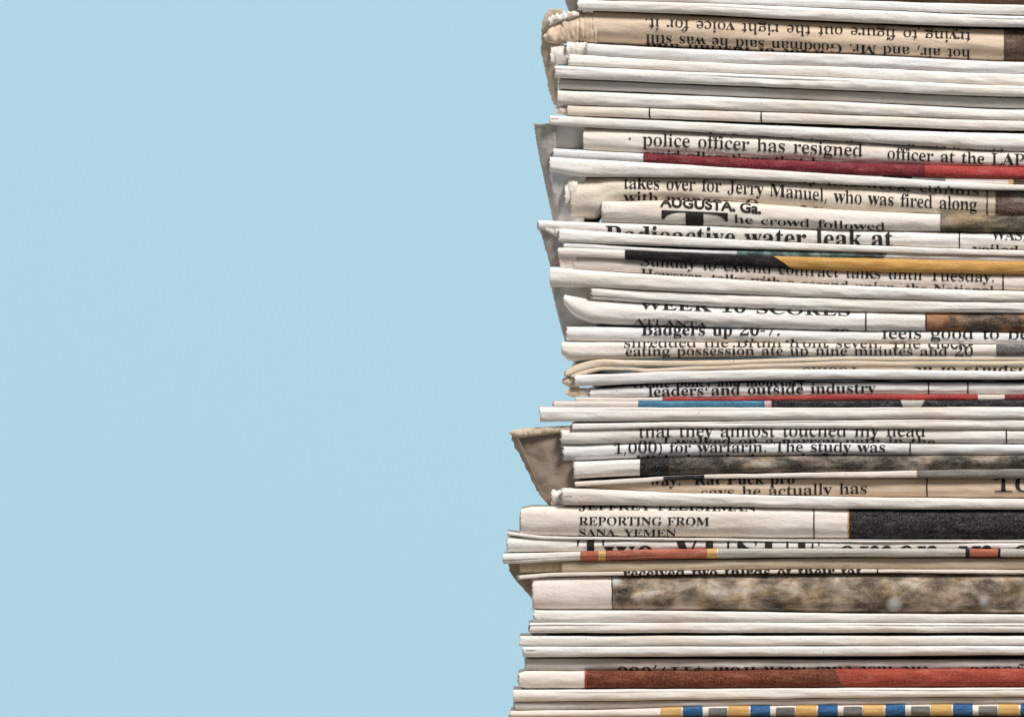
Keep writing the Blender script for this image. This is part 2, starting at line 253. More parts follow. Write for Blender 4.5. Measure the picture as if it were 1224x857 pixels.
GLYPH_DATA = r"""
A 437 -9 0 -9 18 4 19 14 24 24 30 49 75 206 466 224 465 384 87 411 34 420 25 430 20 443 18 443 0 229 0 229 18 259 21 277 30 283 46 273 81 253 132 103 132 79 71 76 59 75 48 80 32 96 21 124 18 128 18 128 0/113 161 242 161 177 319
B 443 16 0 16 17 36 20 52 25 62 32 69 44 73 60 75 82 75 369 69 412 51 433 15 439 15 455 220 455 284 451 333 439 368 418 389 388 396 351 392 320 379 294 357 274 326 258 287 247 334 235 371 217 397 194 413 165 418 132 413 93 397 61 371 35 351 22 327 12 300 6 271 1 238 0/182 252 188 252 220 254 245 261 263 272 275 290 282 314 285 345 283 373 278 395 269 412 257 424 239 431 216 434 203 433 193 430 188 425 182 391/222 24 248 27 268 35 283 49 293 69 299 95 301 128 298 162 290 188 277 208 258 221 231 228 197 231 182 231 182 65 190 33 198 28 208 25
C 468 257 -11 230 -10 205 -6 181 0 159 9 137 20 105 43 78 71 56 104 45 127 37 150 31 175 27 201 26 228 27 255 31 281 37 306 45 329 56 351 79 384 106 412 139 435 160 446 183 454 207 461 233 464 259 465 292 463 328 454 367 440 388 435 402 439 413 449 419 465 437 465 437 308 420 308 403 347 381 380 356 407 328 427 298 439 265 443 222 435 187 409 163 365 149 304 144 226 149 153 165 97 192 56 230 32 278 24 305 26 331 33 358 45 383 61 407 81 428 106 447 89 418 53 384 25 345 5 303 -7
D 496 20 0 20 17 39 19 53 23 63 30 69 39 73 54 74 75 74 374 72 397 68 415 61 426 50 433 35 437 15 439 15 455 222 455 268 453 309 446 346 434 378 418 405 396 428 371 445 341 458 307 466 269 468 228 459 146 430 82 382 36 315 9 228 0/222 24 262 30 295 47 319 75 331 97 339 124 346 155 349 190 351 229 345 303 330 360 305 401 269 425 223 433 208 432 197 429 190 423 182 385 182 72 190 34 197 29 208 25
E 442 14 0 14 17 35 18 51 22 62 30 70 41 74 57 75 78 75 369 74 394 69 413 62 425 51 433 36 437 16 439 16 455 399 455 399 320 383 320 375 357 361 386 340 406 312 420 276 428 232 430 200 428 186 417 183 388 183 246 193 246 221 248 243 256 259 269 272 288 281 313 288 345 304 345 304 118 287 118 273 181 264 195 254 206 241 213 185 222 183 222 183 67 184 53 187 42 192 35 230 28 261 29 289 32 313 39 335 48 354 60 371 75 386 94 399 116 411 143 430 143 402 0
F 404 15 0 15 17 36 20 52 26 62 34 69 45 73 62 75 84 75 375 73 396 69 412 61 423 50 430 35 435 14 439 14 455 394 455 394 320 377 320 372 345 365 367 355 385 343 400 328 412 310 420 288 426 261 430 230 431 200 429 186 421 182 398 182 247 190 247 217 250 239 257 256 270 269 289 278 314 284 347 302 347 302 118 285 118 279 154 269 181 257 200 239 213 217 221 189 224 182 224 182 81 188 43 193 34 200 28 210 24 257 17 257 0
G 508 268 -10 240 -9 213 -5 188 1 164 9 141 19 108 42 80 70 57 103 47 125 38 149 32 174 29 201 28 229 29 256 32 282 38 307 47 330 57 352 80 385 107 413 139 435 161 446 183 455 207 461 231 464 257 465 293 463 330 454 369 441 388 436 406 443 419 465 437 465 437 308 420 308 409 334 397 357 382 379 366 397 348 413 329 426 309 436 288 441 267 443 224 435 189 409 165 366 151 305 146 228 147 188 151 151 158 119 168 91 180 67 206 37 238 19 275 13 298 14 316 19 328 27 336 39 341 53 343 71 343 128 341 146 337 161 329 170 317 176 299 180 275 182 275 198 500 198 500 182 481 180 466 177 457 171 451 161 447 147 446 128 446 29 411 15 375 4 340 -4 304 -9
H 523 15 0 15 17 36 20 52 24 62 32 69 43 73 59 75 81 75 379 73 398 69 413 62 424 51 431 36 436 16 439 16 455 242 455 242 439 204 432 187 415 182 379 182 251 342 251 342 379 337 415 320 432 282 439 282 455 507 455 507 439 486 436 471 431 461 424 454 414 451 399 449 379 449 81 451 60 455 44 461 33 471 25 487 20 507 17 507 0 282 0 282 17 303 20 318 24 329 31 336 41 340 58 342 81 342 221 182 221 182 81 183 59 187 43 194 32 205 24 221 20 242 17 242 0
I 261 13 0 13 17 34 21 50 26 61 32 69 42 74 56 75 75 75 387 74 405 70 419 63 427 52 433 36 437 13 439 13 455 244 455 244 439 223 437 207 433 196 427 188 419 184 405 183 387 183 77 187 44 206 26 246 17 246 0
J 330 109 -65 88 -64 69 -60 51 -54 36 -45 22 -35 11 -22 3 -8 -2 7 -3 23 -2 38 3 50 11 61 21 68 32 73 44 75 58 73 69 69 79 62 87 52 91 41 93 28 85 -1 77 -19 80 -31 89 -38 105 -40 120 -39 131 -33 139 -25 148 21 148 367 142 409 138 418 131 425 122 430 79 439 79 455 314 455 314 439 277 431 269 426 263 419 260 411 255 367 255 89 249 33 232 -10 202 -41 162 -59
K 510 16 0 16 17 37 20 53 24 63 32 70 43 74 59 75 81 75 379 74 398 70 413 63 424 52 432 37 436 17 439 17 455 242 455 242 439 205 432 187 415 183 379 183 234 321 373 336 391 345 406 349 418 342 430 323 436 291 439 291 455 486 455 486 439 477 439 453 435 428 426 401 411 374 389 345 361 271 285 463 46 487 25 519 17 519 0 281 0 281 17 306 18 322 21 334 34 316 66 199 214 183 198 183 81 184 59 188 43 195 32 205 24 221 20 242 17 242 0
L 426 15 0 15 17 36 20 52 24 62 32 69 43 73 59 75 81 75 379 73 399 69 414 62 425 51 432 36 436 16 439 16 455 250 455 250 439 208 434 199 430 193 424 188 416 182 379 182 83 185 47 200 31 234 28 264 29 291 33 315 40 335 49 354 63 370 80 384 100 397 125 409 154 427 154 402 0
M 634 14 0 14 17 34 20 50 24 61 32 69 43 74 58 75 79 75 382 71 416 53 432 15 439 15 455 185 455 317 142 449 455 617 455 617 439 598 436 583 430 573 423 566 412 561 397 560 378 560 85 565 43 582 23 617 17 617 0 396 0 396 17 433 25 450 44 455 83 455 399 288 0 270 0 105 389 105 80 107 57 112 41 120 30 131 23 148 19 169 17 169 0
N 494 403 -11 107 350 107 79 108 57 112 42 119 31 129 24 145 20 167 17 167 0 18 0 18 17 54 23 71 41 76 79 76 388 36 433 18 439 18 455 156 455 391 169 391 377 386 414 369 431 331 439 331 455 480 455 480 439 459 436 443 432 433 425 427 414 423 398 422 377 422 -11
O 525 261 -11 228 -9 198 -3 169 7 142 21 117 38 94 58 75 81 58 106 45 134 35 163 29 195 28 228 29 260 35 292 45 321 58 349 75 374 95 397 117 417 143 434 170 448 200 458 232 464 265 466 298 464 328 458 357 448 384 435 409 418 431 399 451 376 467 351 481 323 490 293 496 261 498 228 496 195 490 163 481 134 467 106 450 81 430 58 408 38 383 21 355 7 325 -3 294 -9/265 12 306 21 338 47 361 90 375 150 379 228 378 268 374 304 368 337 359 365 348 389 324 419 294 437 260 443 219 435 186 409 163 366 150 305 145 228 146 188 150 151 157 119 166 91 177 67 201 37 230 18
P 418 15 0 15 17 36 20 52 24 62 32 69 43 73 59 75 81 75 379 73 398 69 413 62 424 51 431 36 436 16 439 16 455 214 455 246 455 274 453 299 450 319 445 336 440 357 429 375 415 390 398 400 378 407 356 409 332 404 296 390 266 367 240 348 228 326 218 301 211 273 207 242 206 182 206 182 81 183 59 187 43 194 32 205 24 221 20 242 17 242 0/182 230 201 230 231 232 255 240 272 253 283 271 290 297 292 329 290 361 285 387 275 406 261 420 241 428 216 431 189 424 182 398
Q 525 378 -116 327 -111 282 -97 243 -74 212 -42 187 -1 155 13 127 30 101 50 80 74 61 100 47 129 36 160 30 193 28 228 29 260 35 292 45 321 58 349 75 374 95 397 117 417 143 434 170 448 200 458 232 464 265 466 298 464 328 458 357 448 384 435 409 418 431 399 451 376 467 351 481 323 490 293 496 261 498 228 497 196 491 166 482 138 470 111 454 86 435 63 413 43 388 26 361 11 330 0 347 -29 367 -52 390 -68 416 -77 445 -81 492 -73 495 -92 455 -105 416 -113/265 12 307 21 339 47 362 90 376 150 380 228 379 268 375 304 369 337 359 365 348 389 324 419 294 437 260 443 219 435 186 409 163 366 150 305 145 228 146 188 150 151 157 119 166 91 178 67 202 37 231 18
R 473 15 0 15 17 36 20 52 24 62 32 69 43 73 59 75 81 75 379 73 398 69 413 62 424 51 431 36 436 16 439 16 455 217 455 255 454 289 451 319 445 345 436 367 426 395 403 412 372 417 334 413 303 401 277 380 255 352 237 315 224 432 50 452 26 478 17 480 17 480 0 338 0 201 212 182 212 182 81 183 59 187 43 194 32 205 24 221 20 242 17 242 0/182 234 203 234 235 236 261 245 280 258 293 278 301 304 304 336 300 370 291 397 275 416 253 427 224 431 209 430 197 427 190 422 182 385
S 390 43 -11 43 158 62 158 75 113 91 77 111 50 136 30 164 19 197 15 220 17 241 24 257 36 269 51 276 69 279 89 273 117 255 140 225 160 163 191 127 210 99 231 77 253 62 276 53 302 50 332 52 358 57 381 67 403 80 421 96 437 115 449 136 459 160 464 185 466 229 461 282 448 291 446 300 445 310 447 317 454 320 466 339 466 339 319 322 319 315 343 305 365 293 385 280 402 265 417 248 429 231 438 213 443 194 445 173 443 155 437 140 426 128 413 122 398 120 380 121 364 127 349 137 336 189 303 253 273 317 233 331 219 342 204 350 188 359 133 357 106 350 80 339 58 323 38 304 21 281 8 254 -2 225 -8 192 -10 158 -8 126 1 98 9 85 12 69 7 61 -11
T 423 92 0 92 17 114 19 130 23 142 31 150 42 154 59 156 81 156 433 149 433 116 430 88 420 65 403 47 380 35 352 29 318 11 318 11 455 410 455 410 317 394 317 385 359 368 391 343 415 310 429 269 433 263 433 263 81 265 58 269 41 276 30 288 23 305 19 328 17 328 0
U 492 248 -13 213 -11 182 -6 155 2 133 14 114 29 99 47 88 69 80 94 75 123 73 155 73 379 72 398 68 413 61 424 50 431 35 436 15 439 15 455 240 455 240 439 202 432 185 415 181 379 181 140 183 104 191 74 203 51 221 35 245 25 275 22 317 28 350 44 373 71 388 110 392 159 392 378 391 398 387 413 379 423 368 431 351 436 328 439 328 455 474 455 474 439 456 435 442 429 433 421 427 411 424 396 422 378 422 181 421 142 416 108 407 78 395 53 380 32 361 16 338 3 312 -6 282 -11
V 428 212 -13 44 381 22 420 14 429 1 435 -14 439 -14 455 211 455 211 439 166 432 159 427 154 419 152 410 161 378 259 143 348 377 355 409 353 419 349 427 342 432 299 439 299 455 442 455 442 439 429 437 418 434 408 427 382 383 230 -13
W 611 171 -11 32 393 15 427 8 433 -2 437 -15 439 -15 455 181 455 181 439 150 432 145 427 141 420 140 410 148 373 223 153 301 353 286 399 281 413 274 423 267 429 229 439 229 455 439 455 439 439 413 436 398 427 393 412 399 386 474 166 541 369 549 406 547 417 544 425 538 430 503 439 503 455 624 455 624 439 612 435 602 429 594 421 575 379 446 -11 428 -11 316 309 190 -11
X 471 11 0 11 17 40 23 66 39 90 66 193 208 78 386 47 425 38 433 27 437 16 439 14 439 14 455 244 455 244 439 229 439 207 436 194 428 190 415 201 388 265 289 322 373 339 414 334 427 319 435 293 439 293 455 458 455 458 439 455 439 436 437 418 432 403 423 357 373 281 265 413 57 436 28 461 17 464 17 464 0 238 0 238 17 243 17 269 20 285 28 290 41 275 79 210 183 138 81 124 45 130 30 146 21 174 17 174 0
Y 426 101 0 101 17 122 20 138 24 148 32 155 43 159 59 161 81 161 179 46 387 35 406 24 421 14 429 1 435 -13 438 -13 455 207 455 207 438 195 438 167 432 156 416 164 392 248 226 333 366 349 408 343 424 326 435 298 438 295 438 295 455 439 455 439 438 409 424 383 392 268 203 268 81 269 59 273 43 280 32 291 24 307 20 328 17 328 0
Z 442 20 0 20 11 276 430 214 430 141 420 123 412 108 401 94 386 82 367 71 344 61 316 44 316 57 455 406 455 406 443 153 29 239 29 282 32 319 43 349 61 374 87 393 121 407 164 424 164 407 0
a 344 255 -10 226 -5 208 10 200 35 168 11 133 -4 95 -9 74 -6 55 0 40 11 29 26 22 43 20 63 25 91 39 115 63 136 83 147 106 158 133 169 164 180 199 190 199 241 197 258 193 272 187 282 177 290 164 294 148 296 123 293 109 286 104 274 113 257 123 231 121 220 117 210 110 202 100 196 90 192 77 191 64 192 54 196 45 203 38 212 34 223 33 236 35 252 40 266 49 278 62 290 77 300 95 308 115 314 137 317 162 318 205 315 239 307 263 292 280 271 290 244 293 210 293 62 295 40 304 34 320 42 329 28 306 7 281 -6/151 34 174 41 199 63 199 169 154 151 127 123 118 84 122 56 133 39
b 361 43 -11 43 388 37 428 8 439 8 455 138 455 138 279 162 301 190 314 221 318 244 316 265 310 284 299 301 284 315 266 326 245 335 221 340 195 342 166 340 133 333 103 323 75 308 51 291 30 270 13 246 0 220 -8 192 -10 162 -6 133 7 105 28 53 -11/183 14 204 18 220 30 232 49 239 77 244 114 245 160 244 197 239 228 231 251 220 267 204 277 184 280 155 270 147 262 142 253 138 242 138 69 143 38 158 20
c 293 156 -10 131 -8 108 -1 87 11 67 26 51 45 38 68 28 93 21 120 19 150 22 181 29 210 40 237 55 260 74 280 96 297 120 309 146 317 175 319 204 317 230 310 250 298 265 283 274 265 277 245 276 233 272 223 266 215 258 209 248 205 236 204 214 209 201 225 196 251 197 261 197 271 194 286 185 294 169 297 149 292 133 279 121 257 114 227 112 187 115 142 123 105 137 76 156 55 178 42 204 38 227 42 250 53 271 72 285 60 263 35 240 15 214 1 186 -7
d 370 140 -10 117 -8 97 -1 78 10 61 26 47 44 35 66 26 91 21 118 19 147 21 180 27 210 36 237 48 261 63 281 81 297 101 309 123 316 146 318 175 314 201 301 223 280 223 401 222 413 218 423 212 430 176 439 176 455 319 455 319 75 325 41 330 35 340 30 353 28 353 11 331 10 307 7 281 3 253 -3 223 -10 223 39 201 12 173 -5/171 28 182 30 192 34 202 41 211 51 218 62 223 76 223 242 220 252 214 262 206 270 174 281 155 277 141 267 130 250 123 225 119 193 118 153 119 115 123 83 130 58 140 42 153 32
e 301 154 -10 129 -8 106 -1 85 10 66 26 50 45 37 69 27 95 21 125 19 157 21 187 28 215 38 240 51 263 68 282 87 298 109 309 132 316 157 318 193 314 224 301 249 280 268 251 279 216 283 173 283 166 117 166 121 121 131 87 147 62 170 47 199 42 225 47 248 62 270 86 285 73 264 43 240 20 214 3 185 -7/116 192 201 192 201 215 193 277 186 288 175 295 161 297 136 286 121 255 116 203
f 214 15 0 15 16 40 22 50 35 52 73 52 277 16 277 16 310 52 310 52 353 56 386 67 413 85 436 109 452 139 461 174 465 200 463 222 456 240 446 253 432 261 417 263 400 262 386 258 375 252 367 244 360 235 357 224 355 195 365 189 372 186 381 185 391 193 420 196 426 197 433 196 438 190 442 180 443 168 442 159 437 153 430 148 390 148 310 203 310 203 277 148 277 148 65 149 47 152 34 158 26 167 20 181 17 199 16 199 0
g 327 146 -140 106 -138 73 -132 48 -122 29 -108 18 -92 14 -75 20 -54 38 -38 69 -26 44 -10 29 9 24 30 26 46 32 61 42 74 57 86 77 98 102 110 73 124 51 141 35 161 25 185 22 212 24 232 30 251 40 268 53 282 69 295 88 305 109 312 132 317 157 318 183 317 208 312 233 304 317 304 317 268 268 268 281 248 289 226 291 203 290 185 285 167 276 151 264 137 250 125 234 116 215 108 194 104 172 103 157 103 142 104 112 94 106 87 102 80 101 71 105 59 119 51 141 49 175 49 259 40 277 33 292 24 303 13 310 -1 314 -18 316 -37 311 -67 296 -92 272 -113 253 -123 231 -130 206 -136 177 -139/157 124 172 127 183 134 190 146 195 163 198 184 199 211 198 238 195 260 190 276 183 288 172 295 157 297 143 295 132 288 124 276 118 260 115 238 114 211 115 184 118 163 124 146 132 134 143 127/161 -116 218 -111 252 -94 263 -66 262 -55 257 -47 249 -41 205 -34 97 -34 84 -45 76 -58 73 -73 76 -84 83 -94 95 -103 111 -111 133 -115
h 381 18 0 18 16 45 26 52 56 52 399 46 429 40 435 31 438 19 440 19 455 148 455 148 267 175 295 207 313 243 318 275 314 299 301 316 280 327 250 330 212 330 56 337 26 343 21 352 17 363 16 363 0 202 0 202 16 207 16 223 21 232 34 235 56 235 217 229 258 223 265 215 270 203 271 183 267 164 255 148 235 148 56 154 26 160 21 168 17 180 16 180 0
i 198 101 362 87 364 75 368 65 376 57 387 52 399 50 412 52 426 57 438 65 449 75 457 87 462 101 463 114 462 126 457 137 449 145 438 150 426 151 412 149 399 145 387 136 376 126 368 114 364/18 0 18 16 45 26 52 56 52 252 47 285 20 293 21 310 148 310 148 56 154 26 180 16 180 0
j 210 106 363 93 365 81 370 70 378 62 388 57 400 56 414 57 427 62 439 71 450 81 458 93 463 106 465 120 463 132 458 142 450 151 439 156 427 157 414 156 400 151 389 142 378 132 370 120 365/36 -140 -11 -131 -44 -105 -50 -94 -54 -82 -56 -70 -55 -58 -51 -48 -45 -40 -36 -34 -26 -30 -15 -29 15 -39 21 -46 25 -55 26 -66 19 -87 11 -103 13 -111 20 -115 31 -117 44 -115 53 -109 58 -100 64 -54 64 250 56 284 48 290 37 293 22 294 22 310 159 310 159 -21 156 -58 145 -87 127 -110 102 -127 72 -137
k 359 17 0 17 16 45 26 52 56 52 398 47 429 42 434 33 438 20 439 21 455 148 455 148 169 227 248 236 259 242 269 244 278 240 287 228 292 209 293 206 293 206 310 345 310 345 293 320 289 297 278 275 260 222 209 346 34 355 24 365 18 376 16 376 0 211 0 211 16 217 16 229 18 237 23 239 32 232 49 163 147 148 134 148 56 154 26 180 16 180 0
l 199 18 0 18 16 45 26 52 56 52 398 47 429 42 434 33 438 20 439 20 455 148 455 148 56 154 26 180 16 180 0
m 554 18 0 18 16 45 26 52 56 52 253 46 284 40 289 31 293 19 294 19 310 146 310 146 265 173 294 204 312 237 318 277 312 305 293 320 261 348 293 381 312 418 318 449 314 473 301 490 280 500 250 504 212 504 56 510 26 516 21 524 17 536 16 536 0 377 0 377 16 389 18 397 21 403 26 410 56 410 217 404 258 398 265 389 270 377 271 358 268 341 256 324 237 324 56 331 26 336 21 345 18 356 16 356 0 199 0 199 16 211 18 219 21 225 26 232 56 232 217 226 258 220 265 211 270 199 271 180 267 162 255 146 235 146 56 152 27 158 21 166 18 177 16 177 0
n 381 18 0 18 16 45 26 52 56 52 253 46 284 40 289 31 293 19 294 19 310 148 310 148 267 175 296 207 313 243 318 275 314 299 301 316 280 327 250 330 212 330 56 337 26 343 21 352 17 363 16 363 0 202 0 202 16 207 16 223 21 232 34 235 56 235 217 229 258 223 265 215 270 203 271 183 267 164 255 148 235 148 56 154 26 160 21 168 17 180 16 180 0
o 336 169 -10 140 -8 114 -1 90 11 69 27 52 47 38 70 27 96 21 124 19 154 21 184 27 213 38 239 52 262 69 281 90 297 114 309 140 316 168 318 196 316 222 309 245 298 266 282 283 263 298 240 308 214 315 185 317 154 315 123 308 94 298 69 284 46 266 26 245 11 222 -1 197 -8/169 11 186 14 199 24 209 39 217 81 220 154 218 206 214 245 208 271 198 286 185 296 169 299 151 296 138 286 128 271 122 245 118 206 117 154 120 82 128 39 138 24 152 14
p 371 17 -139 17 -124 40 -117 50 -101 52 -64 52 243 46 283 19 295 19 310 143 310 143 263 166 294 195 313 230 319 253 317 274 310 293 298 309 283 323 264 335 241 343 216 348 189 350 160 348 128 343 99 334 72 323 48 308 28 291 12 272 0 250 -8 227 -10 196 -5 170 9 148 32 148 -58 152 -99 167 -118 197 -123 197 -139/195 28 214 32 229 42 239 59 247 84 251 116 253 154 251 192 247 223 241 248 232 265 218 275 199 278 179 273 162 259 148 235 148 69 160 46 176 33
q 364 175 -139 175 -123 214 -114 219 -107 223 -97 224 -83 224 29 200 8 173 -5 142 -9 119 -7 98 -1 79 10 62 25 47 43 36 64 27 88 22 115 20 144 22 176 29 207 40 234 54 259 72 280 93 297 117 309 142 317 170 319 200 315 229 302 257 281 309 320 320 320 320 -83 326 -113 332 -118 342 -122 354 -123 354 -139/179 30 208 40 215 47 221 56 224 67 224 241 219 271 204 289 179 295 159 291 143 280 131 261 123 234 118 199 117 156 118 117 123 85 131 60 142 43 158 33
r 287 18 0 18 16 45 26 52 56 52 252 46 285 20 293 21 310 146 310 146 252 158 272 172 288 187 301 203 311 218 316 233 318 250 317 264 312 275 304 283 293 288 281 289 266 288 254 284 243 278 234 270 228 260 224 248 222 222 231 207 250 189 260 179 258 171 252 162 241 155 228 151 211 149 192 149 56 150 42 153 32 159 25 197 16 197 0
s 288 151 -10 132 -8 110 -3 87 6 73 9 64 7 56 1 51 -9 36 -9 36 105 53 105 61 79 72 57 87 39 103 26 121 17 140 15 156 16 168 20 179 27 186 35 191 46 192 58 188 76 176 92 156 105 107 130 85 142 68 155 54 169 45 185 39 202 37 220 40 247 49 270 65 291 86 306 111 316 141 319 166 316 199 308 206 306 213 305 220 306 226 311 230 319 244 319 244 222 228 222 220 244 209 262 196 277 182 288 166 294 149 296 136 295 125 292 116 286 110 278 106 269 105 259 115 232 146 212 191 189 212 178 229 165 241 151 250 136 255 117 257 95 254 65 244 39 228 18 206 2 181 -7
t 228 124 -9 99 -7 80 -1 66 10 56 26 50 46 48 71 48 279 20 279 20 300 88 369 129 424 144 424 144 310 208 310 208 279 144 279 144 82 149 51 154 45 160 41 168 40 183 44 195 56 206 75 222 66 208 39 192 18 172 3 149 -6
u 375 131 -10 103 -7 81 2 65 17 54 38 48 65 46 97 46 248 39 282 33 289 24 293 11 294 11 310 142 310 142 74 151 46 158 40 166 37 177 36 196 39 213 49 228 66 228 248 221 283 214 289 204 293 189 294 189 310 324 310 324 70 331 39 360 30 360 13 337 12 312 9 286 5 258 -2 228 -10 228 40 216 26 202 13 186 3 169 -4 150 -9
v 306 142 -10 38 248 22 281 16 288 8 292 -3 293 -3 310 164 310 164 294 156 294 141 292 132 286 129 276 130 268 185 122 236 253 241 272 237 284 224 292 203 294 203 310 305 310 305 295 294 291 284 286 278 279 260 243 160 -10
w 435 122 -10 17 265 6 284 -11 293 -11 310 138 310 138 293 120 289 114 276 116 266 120 253 167 127 211 235 201 266 190 288 168 295 168 310 323 310 323 293 308 291 299 285 296 276 296 269 298 262 336 141 382 256 387 275 380 289 356 295 356 310 445 310 445 295 425 284 412 258 304 -10 289 -10 223 197 140 -10
x 319 5 0 5 15 24 23 44 37 62 56 123 136 43 263 31 279 18 289 4 293 4 310 169 310 169 294 153 293 143 288 140 280 149 260 183 206 224 257 234 279 227 290 201 294 201 310 311 310 311 296 292 289 273 275 254 254 198 184 291 36 303 21 319 15 319 0 155 0 155 16 178 19 185 30 173 59 138 114 97 61 85 34 88 23 98 17 114 15 118 15 118 0
y 300 52 -140 36 -139 22 -133 10 -125 1 -113 -5 -100 -7 -84 -5 -73 -2 -62 5 -53 13 -46 24 -41 36 -40 64 -49 70 -57 73 -65 75 -76 74 -81 74 -87 75 -94 79 -97 86 -99 94 -96 104 -88 114 -74 129 -44 140 -5 36 251 25 275 15 287 -3 293 -5 293 -5 310 162 310 162 293 136 289 128 275 130 267 133 257 185 119 230 241 236 260 238 274 229 289 203 293 203 310 300 310 300 293 291 292 283 288 277 281 259 242 162 -24 129 -96 118 -111 107 -122 95 -131
z 293 13 0 13 14 168 287 128 287 106 286 87 280 72 272 61 258 51 240 44 216 26 216 32 310 275 310 275 291 126 25 152 25 181 27 205 33 223 44 237 59 249 80 260 107 276 107 268 0
0 375 188 -7 150 -3 118 7 91 24 69 48 51 76 39 111 33 134 29 158 25 184 23 212 23 241 23 270 25 298 29 324 33 348 39 371 51 405 69 433 91 456 118 473 150 483 189 486 225 483 257 473 283 456 305 433 322 405 336 370 342 347 347 323 350 297 352 269 353 240 352 211 350 184 347 158 342 133 336 110 322 76 305 47 283 24 256 7 225 -3/188 37 210 43 227 61 237 91 241 114 244 140 247 170 248 204 248 240 248 277 247 310 244 340 241 367 237 390 227 419 211 437 189 443 166 437 150 419 139 390 135 367 131 340 129 310 127 277 127 240 127 204 129 170 131 140 135 114 139 91 150 61 166 43
1 375 65 0 65 36 120 36 131 37 139 40 146 45 154 79 154 416 108 365 94 355 81 348 67 346 57 347 48 352 40 359 33 369 29 381 28 396 74 412 132 447 179 482 254 482 254 79 261 47 267 41 276 37 288 36 343 36 343 0
2 375 24 0 24 69 123 171 187 245 218 307 226 371 225 395 220 413 212 427 202 437 189 443 174 445 153 442 137 432 126 416 118 393 114 364 112 329 88 331 68 336 50 344 37 357 29 374 26 396 28 411 34 426 43 441 55 454 72 465 92 474 116 481 143 485 174 486 220 483 258 473 288 456 310 434 323 407 328 375 319 329 291 281 238 220 154 138 87 74 244 74 257 75 269 79 279 86 288 95 295 107 300 120 305 141 345 141 341 0
3 375 163 -7 132 -5 104 -2 81 5 62 13 46 23 34 35 26 47 20 60 19 74 21 90 26 103 36 113 48 120 61 125 76 126 78 100 86 79 99 62 116 50 135 43 158 40 199 49 211 56 221 66 230 79 236 95 240 115 241 139 238 163 229 184 214 202 194 216 168 224 137 227 95 227 95 269 140 269 166 272 188 281 204 296 216 316 223 340 225 367 223 390 219 409 211 424 200 436 186 443 169 445 154 444 142 439 133 430 116 391 111 341 86 343 64 348 47 356 34 367 27 382 24 401 28 423 41 444 62 461 91 475 128 483 173 486 217 483 255 474 286 458 309 436 323 409 328 377 324 348 315 323 298 301 277 283 253 267 225 256 279 238 297 228 312 216 326 201 336 184 342 163 345 138 343 112 338 90 329 70 318 52 304 37 288 25 230 1
4 375 121 0 121 36 140 36 179 44 188 52 193 65 195 84 195 125 9 125 9 166 199 480 293 480 293 169 363 169 363 125 293 125 293 84 295 65 300 52 309 44 348 36 357 36 357 0/56 169 195 169 195 287 196 351 199 416 189 394 174 366 158 338 146 319
5 375 165 -7 133 -5 106 -1 84 5 66 14 51 24 40 35 33 48 28 61 27 75 29 89 33 101 42 109 53 116 66 120 81 121 88 83 111 52 123 46 137 42 154 40 195 50 207 58 217 69 226 83 232 101 236 122 237 148 234 178 226 203 213 223 195 236 173 244 146 247 103 243 71 235 40 247 62 480 316 480 319 357 281 357 275 380 267 399 244 406 105 406 94 281 126 288 168 291 198 290 225 286 250 279 273 268 293 256 319 228 335 192 340 148 338 120 333 96 324 75 312 56 299 40 282 27 226 1
6 375 197 -7 165 -4 136 4 109 18 86 37 67 62 51 93 44 114 38 138 34 164 31 192 30 222 32 258 35 293 42 325 51 356 63 384 77 409 94 432 114 450 137 466 163 477 191 484 222 486 249 485 272 482 291 476 307 468 319 459 329 449 335 437 339 425 340 412 338 399 332 387 322 376 307 367 287 362 260 360 256 400 243 434 236 441 227 445 216 447 191 441 170 426 152 401 144 381 137 358 131 331 127 302 125 269 161 286 218 294 256 290 288 278 315 258 336 230 348 196 352 155 350 127 346 102 338 79 327 57 313 38 295 22 275 9 252 0 226 -5/199 38 215 41 228 49 239 64 248 85 253 113 255 148 253 181 247 208 238 228 226 242 211 250 193 253 154 243 125 221 126 184 129 152 133 124 139 100 147 81 162 57 179 42
7 375 111 0 289 406 113 406 93 403 80 391 74 372 70 338 30 338 33 480 353 480 353 447 168 0
8 375 183 -7 148 -5 118 1 91 11 69 24 51 39 38 57 28 78 22 99 20 122 23 150 32 173 47 193 67 211 91 227 119 242 94 259 74 276 57 296 45 316 38 339 36 364 37 385 42 404 50 423 62 441 79 456 99 469 125 478 156 484 191 486 235 483 271 471 299 453 318 429 330 401 334 369 332 344 324 322 310 305 244 260 280 240 309 220 330 199 344 177 352 153 355 127 350 88 335 55 310 29 290 16 268 6 243 -1 214 -5/203 283 218 293 230 304 239 317 245 332 249 350 250 370 243 407 222 436 212 442 200 446 187 447 170 445 156 438 145 426 137 410 132 392 130 372 132 351 139 333 149 318/187 32 208 34 226 42 241 55 253 72 260 92 262 116 259 136 252 154 239 170 220 185 195 200 164 216 126 178 118 161 112 142 111 120 113 95 120 74 132 56 147 42 165 34
9 375 152 -7 127 -5 106 -2 88 4 73 12 62 22 53 33 42 69 50 94 75 107 83 88 92 71 103 56 118 45 135 38 156 36 188 43 213 67 232 106 244 160 251 230 212 198 195 191 176 186 155 185 119 189 87 201 60 220 40 248 28 282 24 324 26 355 32 383 42 409 56 431 74 450 95 466 120 477 147 484 177 486 209 484 238 476 264 463 287 444 307 420 323 390 331 368 337 345 342 319 344 291 345 261 334 157 326 126 315 97 301 72 284 49 264 30 241 14 215 3 185 -4/184 233 199 234 212 239 224 245 251 278 250 311 247 339 243 364 238 385 231 403 217 424 201 437 181 441 164 438 149 429 137 413 128 391 123 362 121 328 128 275 149 244
. 180 89 -9 60 1 54 10 50 22 48 36 50 51 54 63 60 71 89 81 119 71 126 63 130 51 132 36 130 22 126 10 119 1
, 180 28 -87 47 -3 61 78 124 78 129 71 104 -8 71 -87
